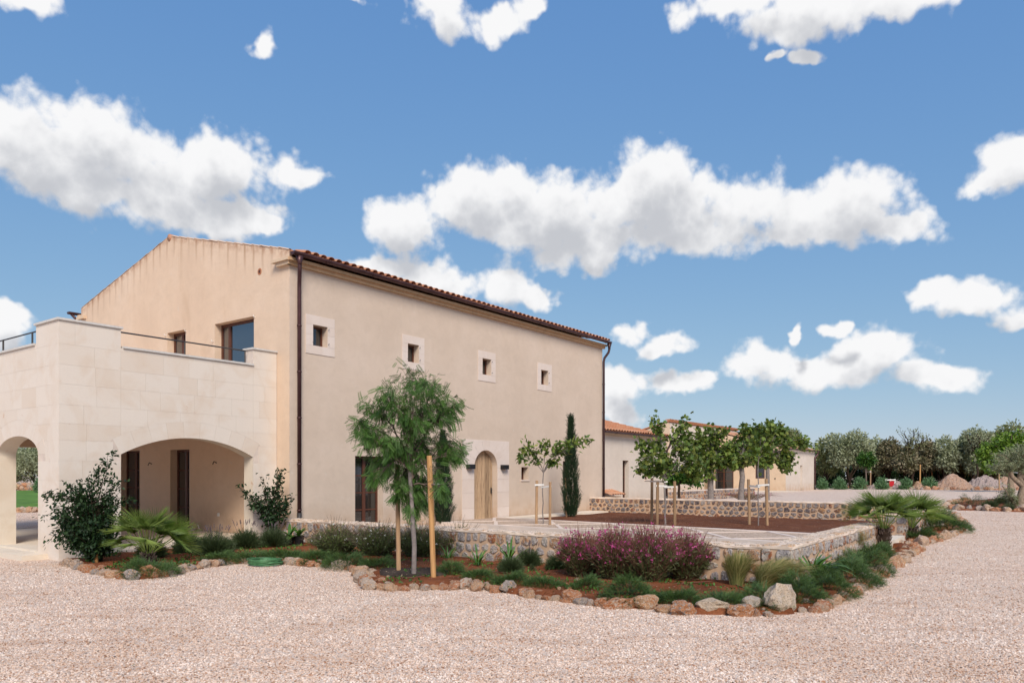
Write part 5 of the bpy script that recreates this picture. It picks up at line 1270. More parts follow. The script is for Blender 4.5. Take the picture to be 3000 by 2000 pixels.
def grass(label, px, py, wpx, hpx, wind=.5, n=1500, group='clumps of feather grass'):
    b = P(px, py, .07); b.z += .02; Z = b.y; h = hpx*Z/FPX; w = wpx*Z/FPX/2; t = thing('feather_grass', label, 'ornamental grass', b, 0, group)
    V = np.zeros((n, 9, 3)); a = RNG.random(n)*6.283; r0 = RNG.random(n)**.5*.09; spread = RNG.random(n)**.7; L = h*RNG.uniform(.7, 1.12, n)
    base = np.stack([np.cos(a)*r0, np.sin(a)*r0, np.zeros(n)], 1); side = np.stack([-np.sin(a), np.cos(a), np.zeros(n)], 1)+RNG.normal(size=(n, 3))*.3
    for i, u in enumerate((0, .3, .6, .82, 1)):
        lean = spread*w*(u**1.7); ww = wind*w*u**2.2*(.6+.4*RNG.random(n)) 
        c = base+np.stack([np.cos(a)*lean+ww, np.sin(a)*lean*.8, L*(u-.28*u**3*spread)], 1)
        wd_ = .0042*(1-.55*u)
        if i < 4: V[:, i*2] = c-side*wd_; V[:, i*2+1] = c+side*wd_
        else: V[:, 8] = c
    F = []
    for i in range(3): F += [(i*2, i*2+1, i*2+3), (i*2, i*2+3, i*2+2)]
    F.append((6, 7, 8)); F = np.array(F)
    FF = (F[None]+(np.arange(n)*9)[:, None, None]).reshape(-1, 3)
    rn = np.repeat(RNG.random(n)[:, None], 9, 1)*.55+np.array([0, 0, .08, .08, .2, .2, .32, .32, .4])[None]*RNG.random((n, 1))
    tmesh('blades', V.reshape(-1, 3), FF, L_GRASS, np.clip(rn, 0, .72).ravel(), t); return t
grass('upright feather grass clump right of the pink bushes', 2157, 1712, 100, 112, .25)
grass('wide feather grass clump swept to the right before the wall corner', 2240, 1718, 170, 96, 1.0, 2300)
grass('smaller feather grass clump between the wide one and the wall corner', 2285, 1690, 80, 95, .5, 900)
grass('pale feather grass clump beside the right stone wall', 2458, 1632, 110, 100, .9, 1700)

# strap-leaved clumps: each leaf is a part
def strap_mesh(L, w, bend, fold=.25, n=6):
    V = []; F = []
    for i in range(n+1):
        u = i/n; th = bend*u; x = L*(math.sin(th)/bend if bend > .01 else u); z = L*((1-math.cos(th))/bend if bend > .01 else 0)
        hw = w*(min(1, u*4+.45))*(1-max(0, u-.55)**1.6*3.2); hw = max(hw, .001)
        V += [(x, -hw, -z+hw*fold), (x, 0, -z-hw*fold*.4), (x, hw, -z+hw*fold)]
    for i in range(n):
        b = i*3; F += [(b, b+1, b+4, b+3), (b+1, b+2, b+5, b+4)]
    return V, F
def strap_set(name, mat, Ls, w, bends, rnds):
    out = []
    for L, be, rn in zip(Ls, bends, rnds):
        V, F = strap_mesh(L, w, be); me = bpy.data.meshes.new(name); me.from_pydata(V, [], F); me.materials.append(mat)
        at = me.attributes.new('rnd', 'FLOAT', 'POINT'); at.data.foreach_set('value', [rn]*len(V)); me.polygons.foreach_set('use_smooth', [True]*len(F)); out.append(me)
    return out
STRAPS = strap_set('leaf', L_AGAP, (.72, .8, .86, .66, .72), .028, (1.2, .9, 1.5, .5, 1.8), (.1, .4, .75, 1, .3))
def strap_clump(label, px, py, hpx, n=22, spread=1.0, wind=.0, up=.07, cat='strap-leaved plant', sw=1, group='strap-leaved clumps'):
    b = P(px, py, up); b.z += up-.02; k = hpx*b.y/FPX/.5; t = thing('strap_plant', label, cat, b, 0, group)
    for i in range(n):
        a = i*2.4+random.uniform(-.3, .3); el = random.uniform(.75, 1.45)
        o = link('leaf', STRAPS[i % 5], t, (math.cos(a)*.03, math.sin(a)*.03, 0)); ax = Vector((math.cos(a)*math.cos(el)*spread+wind, math.sin(a)*math.cos(el)*spread, math.sin(el))).normalized()
        yv = Vector((0, 0, 1)).cross(ax).normalized(); zv = ax.cross(yv); o.rotation_euler = Matrix((ax, yv, zv)).transposed().to_euler(); s = k*random.uniform(.75, 1.15); o.scale = (s, s*sw, s)
    return t
strap_clump('small strap-leaved clump between the yellow stake and the stone wall', 1312, 1636, 42, 16)
strap_clump('small upright strap-leaved plant against the wall, left of the larger pair', 1374, 1612, 40, 14)
strap_clump('bright strap-leaved clump in front, lower left of the lavender clump', 1400, 1655, 50, 18)
strap_clump('dark strap-leaved clump close to the stone wall', 1463, 1630, 52, 20)
strap_clump('upright bright strap-leaved plant beside the grey rounded bush', 1492, 1650, 56, 16, .8)
strap_clump('thin strap leaves rising behind the lavender clump', 1585, 1632, 52, 12, .7)
strap_clump('large glossy strap-leaved clump leaning right below the wall corner', 2385, 1682, 66, 70, 1.15, .5, up=.20, sw=1.1)
# flower pots with rosettes
for (px, lab) in ((848, 'left of two black pots with a green rosette plant by the wall end'), (876, 'right of two black pots with a green rosette plant, touching the stone wall')):
    b_ = P(px, 1594, .06); b_.z += .04; b = MB(); b.tube([(0, 0, 0), (0, 0, .2), (0, 0, .22), (0, 0, .215), (0, 0, .17)], [.09, .12, .13, .11, .1], 14)
    t = thing('flower_pot', lab, 'flower pot', b_, 0, 'black pots by the wall end'); link('pot', mesh('pot', b.v, b.f, M['black']), t)
    for i in range(14):
        a = i*2.4; el = random.uniform(.35, 1.3); o = link('leaf', STRAPS[i % 5], t, (0, 0, .19)); ax = Vector((math.cos(a)*math.cos(el), math.sin(a)*math.cos(el), math.sin(el)))
        yv = Vector((0, 0, 1)).cross(ax).normalized(); zv = ax.cross(yv); o.rotation_euler = Matrix((ax, yv, zv)).transposed().to_euler(); s = random.uniform(.4, .6); o.scale = (s, s*2.2, s)

# ------------------------------------------------------------ fan palms
def fan_mesh(nseg=24, L=.52, petiole=.6, spread=2.5, rn=.3, seed=0):
    rr = random.Random(seed); V = []; F = []; R_ = []; tl = .35+.18*(seed % 3)
    for s in (-1, 1):      # petiole as a thin bent strip, two sides
        b = len(V)
        for i in range(5):
            u = i/4; V += [(petiole*u, -.008, .05*math.sin(u*1.5)+s*.004), (petiole*u, .008, .05*math.sin(u*1.5)+s*.004)]
            R_ += [.9, .9]
        for i in range(4): F.append((b+i*2, b+i*2+1, b+i*2+3, b+i*2+2))
    c = Vector((petiole, 0, .05))
    for k in range(nseg):
        a = spread*((k+.5)/nseg-.5); l = L*(1-.18*abs(a/spread*2)**2)*rr.uniform(.9, 1.05); da = spread/nseg*.52; dr = rr.uniform(-.08, .14)+.03
        prev = None; fold = .02
        for u, w in ((.03, 1), (.26, .85), (.46, .36), (.76, .22), (1.0, .03)):
            x = l*u; z = -dr*l*u**2.4+abs(math.sin(a))*.05*u; dirv = Vector((math.cos(a)*math.cos(tl), math.sin(a), -math.cos(a)*math.sin(tl))); pv = Vector((-math.sin(a), math.cos(a), 0))
            hw = min(x*math.tan(da), l*.42*math.tan(da)*1.15)*w+.001
            pts = [c+dirv*x-pv*hw+Vector((0, 0, z+fold*w)), c+dirv*x+Vector((0, 0, z-fold*w)), c+dirv*x+pv*hw+Vector((0, 0, z+fold*w))]
            b = len(V); V += [tuple(p) for p in pts]; R_ += [min(1, rn+rr.uniform(-.12, .12)+u*.15)]*3
            if prev is not None: F += [(prev, prev+1, b+1, b), (prev+1, prev+2, b+2, b+1)]
            prev = b
    me = bpy.data.meshes.new('frond'); me.from_pydata(V, [], F); me.materials.append(L_PALM)
    at = me.attributes.new('rnd', 'FLOAT', 'POINT'); at.data.foreach_set('value', R_); return me
FANS = [fan_mesh(rn=.1+.14*i, seed=i, spread=2.3+.2*(i % 3)) for i in range(6)]
def palm(label, px, py, trunk_h, size, n=24, up=.07, lo=-.1, wind=.1, r=.1):
    b = P(px, py, up); b.z += up-.03; t = thing('fan_palm', label, 'palm', b, 0, 'fan palms')
    tb = MB(); nn = 9; tb.tube([(random.uniform(-.01, .01), 0, trunk_h*i/nn) for i in range(nn+1)], [r*(.95+.12*(i % 2)) for i in range(nn+1)], 10)
    link('trunk', mesh('trunk', tb.v, tb.f, M['bark_dark']), t)
    st = MB()
    for i in range(70):      # stubs of old leaves
        a = random.random()*6.283; z = trunk_h*random.uniform(.05, 1.08); p = Vector((math.cos(a)*r, math.sin(a)*r, z)); d = Vector((math.cos(a)*.7, math.sin(a)*.7, 1)).normalized()
        st.tube([p, p+d*random.uniform(.04, .1)], [.018, .006], 4)
    link('leaf_stubs', mesh('leaf_stubs', st.v, st.f, M['bark']), t)
    for i in range(n):
        a = i*2.39996+random.uniform(-.2, .2); u = (i+.5)/n; el = 1.42-u*(1.42-lo)+random.uniform(-.08, .08)
        o = link('frond', FANS[i % 6], t, (math.cos(a)*r*.5, math.sin(a)*r*.5, trunk_h)); ax = Vector((math.cos(a)*math.cos(el)+wind, math.sin(a)*math.cos(el), math.sin(el))).normalized()
        yv = Vector((0, 0, 1)).cross(ax).normalized(); zv = ax.cross(yv); o.rotation_euler = (Matrix((ax, yv, zv)).transposed() @ Matrix.Rotation(random.uniform(-1.0, 1.0), 3, 'X')).to_euler(); s = size*random.uniform(.85, 1.1); o.scale = (s, s, s)
    return t
palm('fan palm with short stubby trunk in the left bed before the arch', 435, 1645, .18, .88, 30, lo=.28, wind=.03, r=.10)
palm('fan palm with dark thick trunk at the corner by the gate gap', 2590, 1612, .50, .84, 34, lo=.50, wind=.03, r=.12)
palm('low fan palm behind, right of the gate gap, beside the dark juniper', 2668, 1568, .22, .98, 30, lo=.50, wind=.06, r=.13)

# ------------------------------------------------------------ junipers
def juniper(label, px, py, wpx, dpx=None, h=.22, n=None, group='spreading junipers'):
    """dpx: depth of the mound in metres"""
    b = P(px, py, .07); b.z += .02; rx = wpx*b.y/FPX/2; ry = dpx or rx*.8; n = n or int(2600*(rx*ry)**.5/.5*max(.6, rx)); h *= 1.1; t = thing('juniper', label, 'juniper', b, 0, group)
    a = RNG.random(n)*6.283; r = RNG.random(n)**.55; x, y = np.cos(a)*rx*r, np.sin(a)*ry*r
    lump = .6+.5*np.sin(x*9+py)*np.cos(y*7+px)+.3*RNG.random(n); z = h*(1-r**2.2)*lump+.01
    d = np.stack([np.cos(a)*.8, np.sin(a)*.8, .55+.3*RNG.random(n)-.35*r], 1)+RNG.normal(size=(n, 3))*.35
    V, F, m = scatter(*SPRAY, np.stack([x, y, z], 1), flat_up(d, wob=.4), RNG.uniform(.08, .155, n)*(.75+h)); 
    tmesh('foliage', V, F, L_JUN, np.repeat(np.clip(RNG.random(n)*.75+.25*lump-.2, 0, 1), m), t); return t
J = [('juniper spilling between the rocks under the left fan palm', 440, 1675, 150, .45, .20), ('thin juniper at the foot of the lavender, left part', 640, 1640, 110, .35, .14), ('juniper patch behind the green hose', 745, 1635, 110, .4, .16), ('juniper in front of the black pots', 835, 1632, 110, .5, .17),
 ('juniper below the leftmost white-flowered bush', 925, 1640, 110, .45, .17), ('juniper left of the weathered stake, against the rocks', 1010, 1652, 120, .45, .19), ('juniper touching the foot of the weathered stake', 1105, 1658, 100, .4, .17),
 ('small juniper right of the yellow stake', 1322, 1676, 80, .3, .13), ('low juniper patch behind the grey rocks, below the bright strap leaves', 1400, 1690, 90, .3, .12), ('juniper at the foot of the grey rounded bush', 1495, 1702, 95, .3, .17), ('flat juniper strip before the tiny ball bush', 1595, 1712, 120, .3, .10), ('juniper below the leftmost pink bush', 1715, 1722, 95, .3, .14),
 ('large juniper clump overhanging the black and white rocks', 1845, 1752, 160, .38, .24), ('juniper clump below the rightmost pink bush', 1985, 1758, 120, .3, .20), ('low juniper behind the orange rocks', 2115, 1768, 120, .3, .16), ('juniper in front of the feather grasses, left of the big pale boulder', 2235, 1768, 130, .35, .22),
 ('juniper behind the big pale boulder', 2340, 1752, 140, .4, .24), ('juniper under the large glossy strap leaves', 2420, 1730, 150, .5, .26), ('dark juniper mound over the pale rocks on the right', 2490, 1700, 150, .55, .30), ('tallest juniper mound below the pale grass', 2530, 1668, 130, .6, .30), ('juniper mound before the trunk of the thick fan palm', 2560, 1636, 110, .6, .30),
 ('dark round juniper mound in the bed beyond the gate', 2740, 1545, 160, 1.1, .42), ('juniper at the front of the bed beyond the gate', 2690, 1570, 90, .6, .2)]
for l_, x_, y_, w_, d_, h_ in J: juniper(l_, x_, y_, w_, d_, h_)
# little weeds: sprinkled ground cover
def weeds(n, px0, px1, py0, py1, name='weeds'):
    pos = []
    while len(pos) < n:
        p = P(random.uniform(px0, px1), random.uniform(py0, py1)); 
        if in_bed1(p.x, p.y) and mnoise.noise(Vector((p.x*1.5, p.y*1.5, 2))) > -.05: pos.append((p.x, p.y, bedtop(p.x, p.y)+.005))
    pos = np.array(pos); d = RNG.normal(size=(n, 3)); d[:, 2] = np.abs(d[:, 2])+.3
    V, F, m = scatter(*LEAF, pos, flat_up(d), RNG.uniform(.03, .07, n)); tag(tmesh(name, V, F, L_CITRUS, np.repeat(RNG.random(n), m)), 'tiny green weeds scattered on the red earth', kind='stuff')
weeds(2600, 250, 1060, 1600, 1690); weeds(1500, 1120, 2300, 1640, 1790)

# ------------------------------------------------------------ rocks
def rock_mesh(seed, sub=3, flat=.0):
    rr = random.Random(seed); bm = bmesh.new(); bmesh.ops.create_icosphere(bm, subdivisions=sub, radius=.5)
    pl = [(Vector((rr.gauss(0, 1), rr.gauss(0, 1), rr.gauss(0, .7))).normalized(), rr.uniform(.27, .42)) for _ in range(9)]
    sx = Vector((rr.uniform(.95, 1.25), rr.uniform(.75, 1), rr.uniform(.7, .95)))
    for v in bm.verts:
        p = v.co.copy()
        for n_, d_ in pl:
            e = p.dot(n_)-d_
            if e > 0: p -= n_*e*.92
        q = p*4+Vector((seed, 0, 0)); p += v.co.normalized()*(mnoise.noise(q)*.08+mnoise.noise(q*2.7)*.07+mnoise.noise(q*6)*.03)
        v.co = Vector((p.x*sx.x, p.y*sx.y, p.z*sx.z))
    me = bpy.data.meshes.new('rock'); bm.to_mesh(me); bm.free(); me.materials.append(M['rock']); 
    return me
ROCKS = [rock_mesh(i) for i in range(10)]
ROCKP = []
for m_ in ROCKS[:4]: c_ = m_.copy(); c_.materials[0] = M['rock_pale']; ROCKP.append(c_)
def put_rock(parent, p, sz, sq=1.0, me=None, tall=1.0, name='rock'):
    o = link(name, me or random.choice(ROCKS), parent); o.location = (p[0], p[1], p[2]+sz*.19*tall); o.rotation_euler = (random.uniform(-.3, .3), random.uniform(-.3, .3), random.random()*6.283)
    o.scale = (sz*random.uniform(.95, 1.2), sz*random.uniform(.9, 1.05), sz*random.uniform(.85, 1.05)*tall); return o
def edging(label, pts, size, jit=.05, up=.0, gap=.9, inward=0, two=False, skip=()):
    """rocks laid touching one another along the line of ground pixels"""
    w = [P(*p, up) for p in pts]; t = thing('rock_edging', label, 'rock edging', (0, 0, 0)); i = 0; u = 0.0; k = 0; cur = w[0].copy(); seg = 0
    L = [(w[i+1]-w[i]).length for i in range(len(w)-1)]; tot = sum(L); s = 0
    def at(s):
        for i, l in enumerate(L):
            if s <= l or i == len(L)-1: return w[i].lerp(w[i+1], min(1, s/l)), (w[i+1]-w[i]).normalized()
            s -= l
    while s < tot:
        sz = size*random.choice([.6, .75, .9, 1, 1.1, 1.3]); p, d = at(s+sz*.4); n_ = Vector((-d.y, d.x, 0))
        if not any(abs(p.x-a)+abs(p.y-b) < c for a, b, c in skip):
            q = p+n_*(inward+random.uniform(-jit, jit)); put_rock(t, (q.x, q.y, gz(q.x, q.y)-.02), sz, tall=random.uniform(.8, 1.15))
            if random.random() < .35: q = p+n_*(sz*.5+.05); put_rock(t, (q.x, q.y, gz(q.x, q.y)+.03), sz*.5)
        s += sz*gap*.88
    return t
i1 = BORDER.index((1062, 1700)); i2 = BORDER.index((1780, 1778)); i3 = BORDER.index((2400, 1786))
bp = P(2297, 1798); boulders = [(2297, 1798, 1712, .48, 'largest pale boulder with pointed top at the right of the front row'), (2097, 1800, 1755, .45, 'broad cream boulder right of the orange rocks, left of the largest one'), (2208, 1795, 1750, .27, 'brown upright rock just left of the largest pale boulder'), (1895, 1786, 1742, .37, 'pitted black and white rock below the large juniper clump'), (1487, 1737, 1700, .27, 'grey brown boulder at the foot of the grey rounded bush'), (430, 1694, 1655, .34, 'grey and orange rock in front of the left juniper')]
sk = [(P(px, py).x, P(px, py).y, w*.62) for px, py, ty, w, _ in boulders]
edging('orange and grey rocks edging the bed from the limestone corner past the green hose', BORDER[:i1], .25, skip=sk)
edging('mixed rocks edging the bed in front of the feathery tree', BORDER[i1-1:i2+1], .25, skip=sk)
edging('front row of pale and rusty rocks edging the bed below the pink bushes and grasses', BORDER[i2:i3+1], .26, skip=sk)
edging('rocks edging the right side of the bed up to the thick fan palm', BORDER[i3:], .25)
edging('rocks edging the bed beyond the gate gap', BORDER2, .30, gap=1.0)
for i, (px, py, ty, w, lab) in enumerate(boulders):
    p = P(px, py); h = (py-ty)*p.y/FPX; o = link('boulder', (ROCKP if i not in (3, 4, 5) else ROCKS)[i % 4].copy(), None)
    dz = o.data.vertices; zs = [v.co.z for v in dz]; xs_ = [v.co.x for v in dz]
    o.scale = (w/(max(xs_)-min(xs_)), w*.8, (h*1.15)/(max(zs)-min(zs))); o.location = (p.x, p.y+w*.3, h*.42); o.rotation_euler = (0, 0, random.uniform(-.4, .4)); tag(o, lab, 'boulder')
# stones lying on the soil
rub = []
for i in range(26):
    p = P(random.uniform(1100, 2350), random.uniform(1650, 1785))
    if in_bed1(p.x, p.y): rub.append(p)
rt_ = thing('small_stones', 'small stray stones lying on the red earth of the front bed', 'stones')
for p in rub: put_rock(rt_, (p.x, p.y, bedtop(p.x, p.y)-.01), random.uniform(.04, .09), name='stone')
# thin drip pipes
def drip(label, pts, r=.009, up=.09):
    c = bpy.data.curves.new('drip_pipe', 'CURVE'); c.dimensions = '3D'; c.bevel_depth = r; c.bevel_resolution = 2; s = c.splines.new('NURBS'); s.points.add(len(pts)-1)
    for i, (px, py) in enumerate(pts): q = P(px, py, up); s.points[i].co = (q.x, q.y, bedtop(q.x, q.y)+.012, 1)
    s.use_endpoint_u = True; s.order_u = 4; c.materials.append(M['pipe']); tag(link('drip_pipe', c), label, 'irrigation pipe')
drip('brown drip pipe curling on the soil below the pink bushes', [(1900, 1712), (2000, 1705), (2080, 1702), (2125, 1694), (2060, 1688), (2000, 1690)])
drip('brown drip pipe arching between the feather grasses', [(2145, 1706), (2180, 1722), (2240, 1730), (2300, 1728)])
drip('long brown drip pipe across the bed left of the pink bushes', [(1300, 1655), (1400, 1665), (1500, 1672), (1620, 1690), (1750, 1702), (1830, 1710)])
drip('brown drip pipe near the front rocks below the large juniper', [(1750, 1738), (1850, 1760), (1950, 1770), (2050, 1768)])
drip('brown drip pipe ring round the feathery tree', [(1165, 1682), (1185, 1668), (1240, 1666), (1262, 1676), (1240, 1688), (1190, 1690), (1168, 1684)])
# coiled hose
def hose():
    b = P(772, 1657); r = .30; c = bpy.data.curves.new('garden_hose', 'CURVE'); c.dimensions = '3D'; c.bevel_depth = .011; c.bevel_resolution = 3
    n = 9*22; s = c.splines.new('POLY'); s.points.add(n)
    for i in range(n+1):
        k = i/22; a = i/22*math.tau; rr = r*(1+.05*math.sin(k*2.3))-.03*((k*1.7) % 1.3); z = .012+.0115*(k % 9)
        s.points[i].co = (math.cos(a)*rr*1.05+.015*math.sin(k*5), math.sin(a)*rr*.9+.015*math.cos(k*3), z+.006*math.sin(a*2+k), 1)
    c.materials.append(M['hose']); o = tag(link('garden_hose', c, None, (b.x, b.y+.1, gz(0, b.y)+.01)), 'green garden hose coiled on the gravel by the rocks', 'hose')
hose()

# ------------------------------------------------------------ far side of the yard
def far(px, Z, z=.2): return Vector(((px-1500)*Z/FPX, Z, z))
def crown_tree(label, px, Z, topy, wpx, leafm, n=5200, bottom=1400, name='olive_tree', cat='tree', dense=1.0, group='wild trees behind the yard', ls=.3, lobes=9, trunk=True, leaf=LEAF, bark='bark_dark', hollow=.5):
    b = far(px, Z); k = Z/FPX; h = (1437-topy)*k; zb = max(0, 1437-bottom-10)*k; w = wpx*k/2*1.12; t = thing(name, label, cat, b, 0, group)
    L = []
    for i in range(lobes):
        a = random.random()*6.283; r = random.uniform(.25, .72)*w; cz = zb+(h-zb)*random.uniform(.25, .74); rr = random.uniform(.34, .5)*min(w, (h-zb))
        L.append((np.array([math.cos(a)*r, math.sin(a)*r, min(cz, h-rr*.8)]), rr))
    w *= 1.0; L.append((np.array([w*.1, 0, h-(h-zb)*.28]), (h-zb)*.28))
    if trunk: limbs('trunk', [(curve((0, 0, -.2), (random.uniform(-.2, .2), 0, zb+(h-zb)*.3), 0, 6, .05), .16, .1)]+[(curve((0, 0, zb*.6), Vector(c), .05, 6, .05), .08, .03) for c, r in L[:6]], M[bark], t, 6)
    pos = []; out = []
    tot = sum(r*r for _, r in L)
    for c, r in L:
        m = int(n*r*r/tot*1.15); d = norm(RNG.normal(size=(m, 3))); rad = r*(hollow+(1.06-hollow)*RNG.random(m)**.7)*(1+.22*np.sin(d[:, 0]*7+c[0])*np.cos(d[:, 2]*6+c[1])); pos.append(c+d*rad[:, None]); out.append(d)
    pos = np.concatenate(pos); out = np.concatenate(out); m_ = len(pos)
    V, F, m = scatter(*leaf, pos, flat_up(out*.8+RNG.normal(size=(m_, 3))*.7, wob=.8), RNG.uniform(.7, 1.3, m_)*ls); 
    lum = mnoise_arr(pos*.9)
    tmesh('crown', V, F, leafm, np.repeat(np.clip(RNG.random(m_)*.6+.25+lum*.5, 0, 1), m), t); return t
def mnoise_arr(p): return np.array([mnoise.noise(Vector(q)) for q in p])
HZ = 86
for (px, Z, ty, w, lm, lab) in [
 (2420, 84, 1287, 95, L_HEDGE, 'dark olive tree just right of the outbuilding'), (2490, 82, 1272, 125, L_OLIVE, 'broad silvery olive tree behind the small round tree'), (2555, 85, 1292, 95, L_OLIVE, 'olive tree right of the broad silvery one'),
 (2602, 83, 1293, 75, L_BROWN, 'brownish half dry tree left of the bare-topped one'), (2650, 82, 1318, 90, L_BROWN, 'dry brown bush below the bare crown'), (2712, 84, 1300, 80, L_BROWN, 'brown grey tree right of the bare crown'), (2760, 83, 1290, 95, L_OLIVE, 'green olive tree above the left gravel heap'),
 (2815, 85, 1290, 90, L_HEDGE, 'dark olive tree between the two gravel heaps'), (2850, 83, 1262, 85, L_OLIVE, 'tall leaning olive tree above the right gravel heap'), (2905, 84, 1300, 95, L_HEDGE, 'dense green tree left of the bright leafy tree'), (2955, 88, 1248, 90, L_HEDGE, 'tallest dark tree behind the bright leafy tree'), (3020, 86, 1262, 110, L_OLIVE, 'olive tree at the right edge behind the bright one'), (3090, 86, 1270, 120, L_HEDGE, 'dark tree just outside the right edge')]:
    crown_tree(lab, px, Z, ty, w, lm, 5600, 1400 if lm is not L_BROWN else 1385)
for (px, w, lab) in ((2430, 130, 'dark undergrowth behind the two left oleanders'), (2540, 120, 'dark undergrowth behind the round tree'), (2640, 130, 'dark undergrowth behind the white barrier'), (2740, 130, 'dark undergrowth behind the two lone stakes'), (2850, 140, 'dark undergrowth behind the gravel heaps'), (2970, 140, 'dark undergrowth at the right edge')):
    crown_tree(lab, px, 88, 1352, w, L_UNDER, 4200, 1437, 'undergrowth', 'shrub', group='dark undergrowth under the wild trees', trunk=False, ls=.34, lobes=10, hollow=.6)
def bare(px, Z, topy, wpx, lab, leafm):
    b = far(px, Z); k = Z/FPX; h = (1437-topy)*k; w = wpx*k/2; t = thing('bare_tree', lab, 'tree', b)
    main = [(curve((0, 0, 0), (.1, 0, h*.5), 0, 6, .03), .2, .1)]; tw = []
    for i in range(9):
        q = Vector((w*math.cos(i*.7)*random.uniform(.5, 1), random.uniform(-1, 1), h*random.uniform(.72, 1))); m = curve((.1, 0, h*.48), q, .12, 7, .05); main.append((m, .085, .03))
        for _ in range(7): e = m[random.randint(3, 6)]+Vector((random.uniform(-.7, .7), random.uniform(-.5, .5), random.uniform(-.1, .6))); tw.append((curve(m[random.randint(2, 5)], e, .1, 5, .08), .028, .012))
    limbs('branches', main+tw, M['bark_dark'], t, 4); n = 700; p, d = along(tw, n, .5, 1, .12); V, F, m = scatter(*LEAF, p, frames(d+RNG.normal(size=d.shape)), RNG.uniform(.1, .22, n)); tmesh('crown', V, F, leafm, np.repeat(RNG.random(n), m), t)
bare(2672, 81, 1262, 78, 'nearly bare tree with twisted branches standing above the brown bushes', L_HEDGE)
bare(2862, 80, 1262, 60, 'bare leaning branches over the right gravel heap', L_OLIVE)
crown_tree('umbrella-shaped pine showing over the outbuilding roof', 2312, 96, 1272, 70, L_HEDGE, 3000, 1310, 'pine_tree', 'pine', group=None, ls=.3)
for px, ty, w, lab in ((2408, 1398, 34, 'leftmost oleander beside the outbuilding downpipe'), (2460, 1398, 42, 'second oleander from the outbuilding'), (2519, 1396, 44, 'oleander behind the round tree supports'), (2583, 1394, 40, 'oleander left of the white barrier'), (2654, 1399, 38, 'oleander right of the white barrier'), (2722, 1398, 46, 'oleander behind the shorter lone stake')):
    b = far(px, 77, .22); k = 77/FPX; h = (1432-ty)*k; w_ = w*k/2; paths = [curve((random.uniform(-.1, .1), random.uniform(-.1, .1), 0), (e[0], e[1], abs(e[2])), .1, 5, .03) for e in ellipsoid_pts(60, (0, 0, 0), (w_, w_*.8, h), .6)]
    shrub('oleander', lab, 'oleander', b, paths, L_OLEA, NARROW, 1500, (.22, .38), sig=.06, droop=.35, lo=.4, group='oleanders along the far bed', sr=(.02, .01))
fb = [P(2385, 1426), P(2450, 1427), P(2560, 1430), P(2700, 1433), P(2850, 1434), P(3000, 1434), P(3100, 1434)]
fbp = [xy(p) for p in fb]+[(60, 92), (28, 92)]
bed3, _i = poly_sheet('far_bed', fbp, lambda x, y: gz(x, y)+.05+.05*mnoise.noise(Vector((x, y, 0))), 1.2, M['soil']); tag(bed3, 'long planting bed along the far side of the yard', kind='structure')
edging('far line of small rocks along the bed with the oleanders', [(2390, 1427), (2450, 1428), (2560, 1431), (2700, 1434), (2850, 1435), (3020, 1435)], .52, .12, gap=1.05)
J2 = [('low juniper between the far rocks and the first lone stake', 2640, 1425, 60, 1.4, .5), ('low green plants before the left gravel heap', 2800, 1430, 110, 1.2, .35), ('low green plants before the right gravel heap', 2890, 1431, 90, 1.2, .35), ('green patch at the foot of the round tree', 2500, 1427, 60, 1.4, .4)]
for l_, x_, y_, w_, d_, h_ in J2: juniper(l_, x_, y_, w_, d_, h_, 500)
b_ = far(2680, 76); grass_ = None
grass('far yellow green grass clump behind the rocks', 2680, 1429, 44, 22, .3, 700)
# small round tree with stakes, lone stakes
b_ = far(2538, 78, .22); k = 78/FPX
leafy_tree('round_tree', 'small round-headed tree between two pale stakes at the far side', 'tree', b_, 62*k, [((0, 0, 92*k), (22*k, 22*k, 22*k)), ((.3, 0, 80*k), (18*k, 18*k, 14*k)), ((-.3, 0, 88*k), (18*k, 18*k, 16*k))], L_CITRUS, nleaf=2600, lsize=(.2, .36), trunk_r=.08, bark='bark', ntw=60, sig=.12)
support('pale stakes with white straps round the small round-headed tree', [(2523, 1428, 1364), (2550, 1431, 1364)], (2538, 1429), [(0, 't', 1378), ('t', 1, 1381)], .065, 'stake', sw=.10)
single_stake('taller of two lone yellow stakes at the far bed', 2695, 1431, 1360, .07, 'stake_new', .8, up=.0)
single_stake('shorter, left-leaning lone stake at the far bed', 2732, 1429, 1368, .07, 'stake_new', -2.5, up=.0)
# barrier
t = thing('barrier', 'white rail barrier with a red cloth among the far bushes', 'barrier', far(2608, 80, .2)); k = 80/FPX
for z in (.95, .55): b = MB(); b.box((0, 0, z), (31*k, .06, .13)); b.put('rail', M['white'], t)
for x in (-.95, .1, 1.05): b = MB(); b.box((x/1.1*15*k, .05, .5), (.1, .08, 1.1)); b.put('post', M['white'], t)
b = MB(); b.box((.1, -.08, .55), (.5, .1, .55)); o = b.put('red_cloth', M['red'], None, loc=far(2608, 80, .2)); tag(o, 'red cloth hanging on the white barrier', 'cloth')
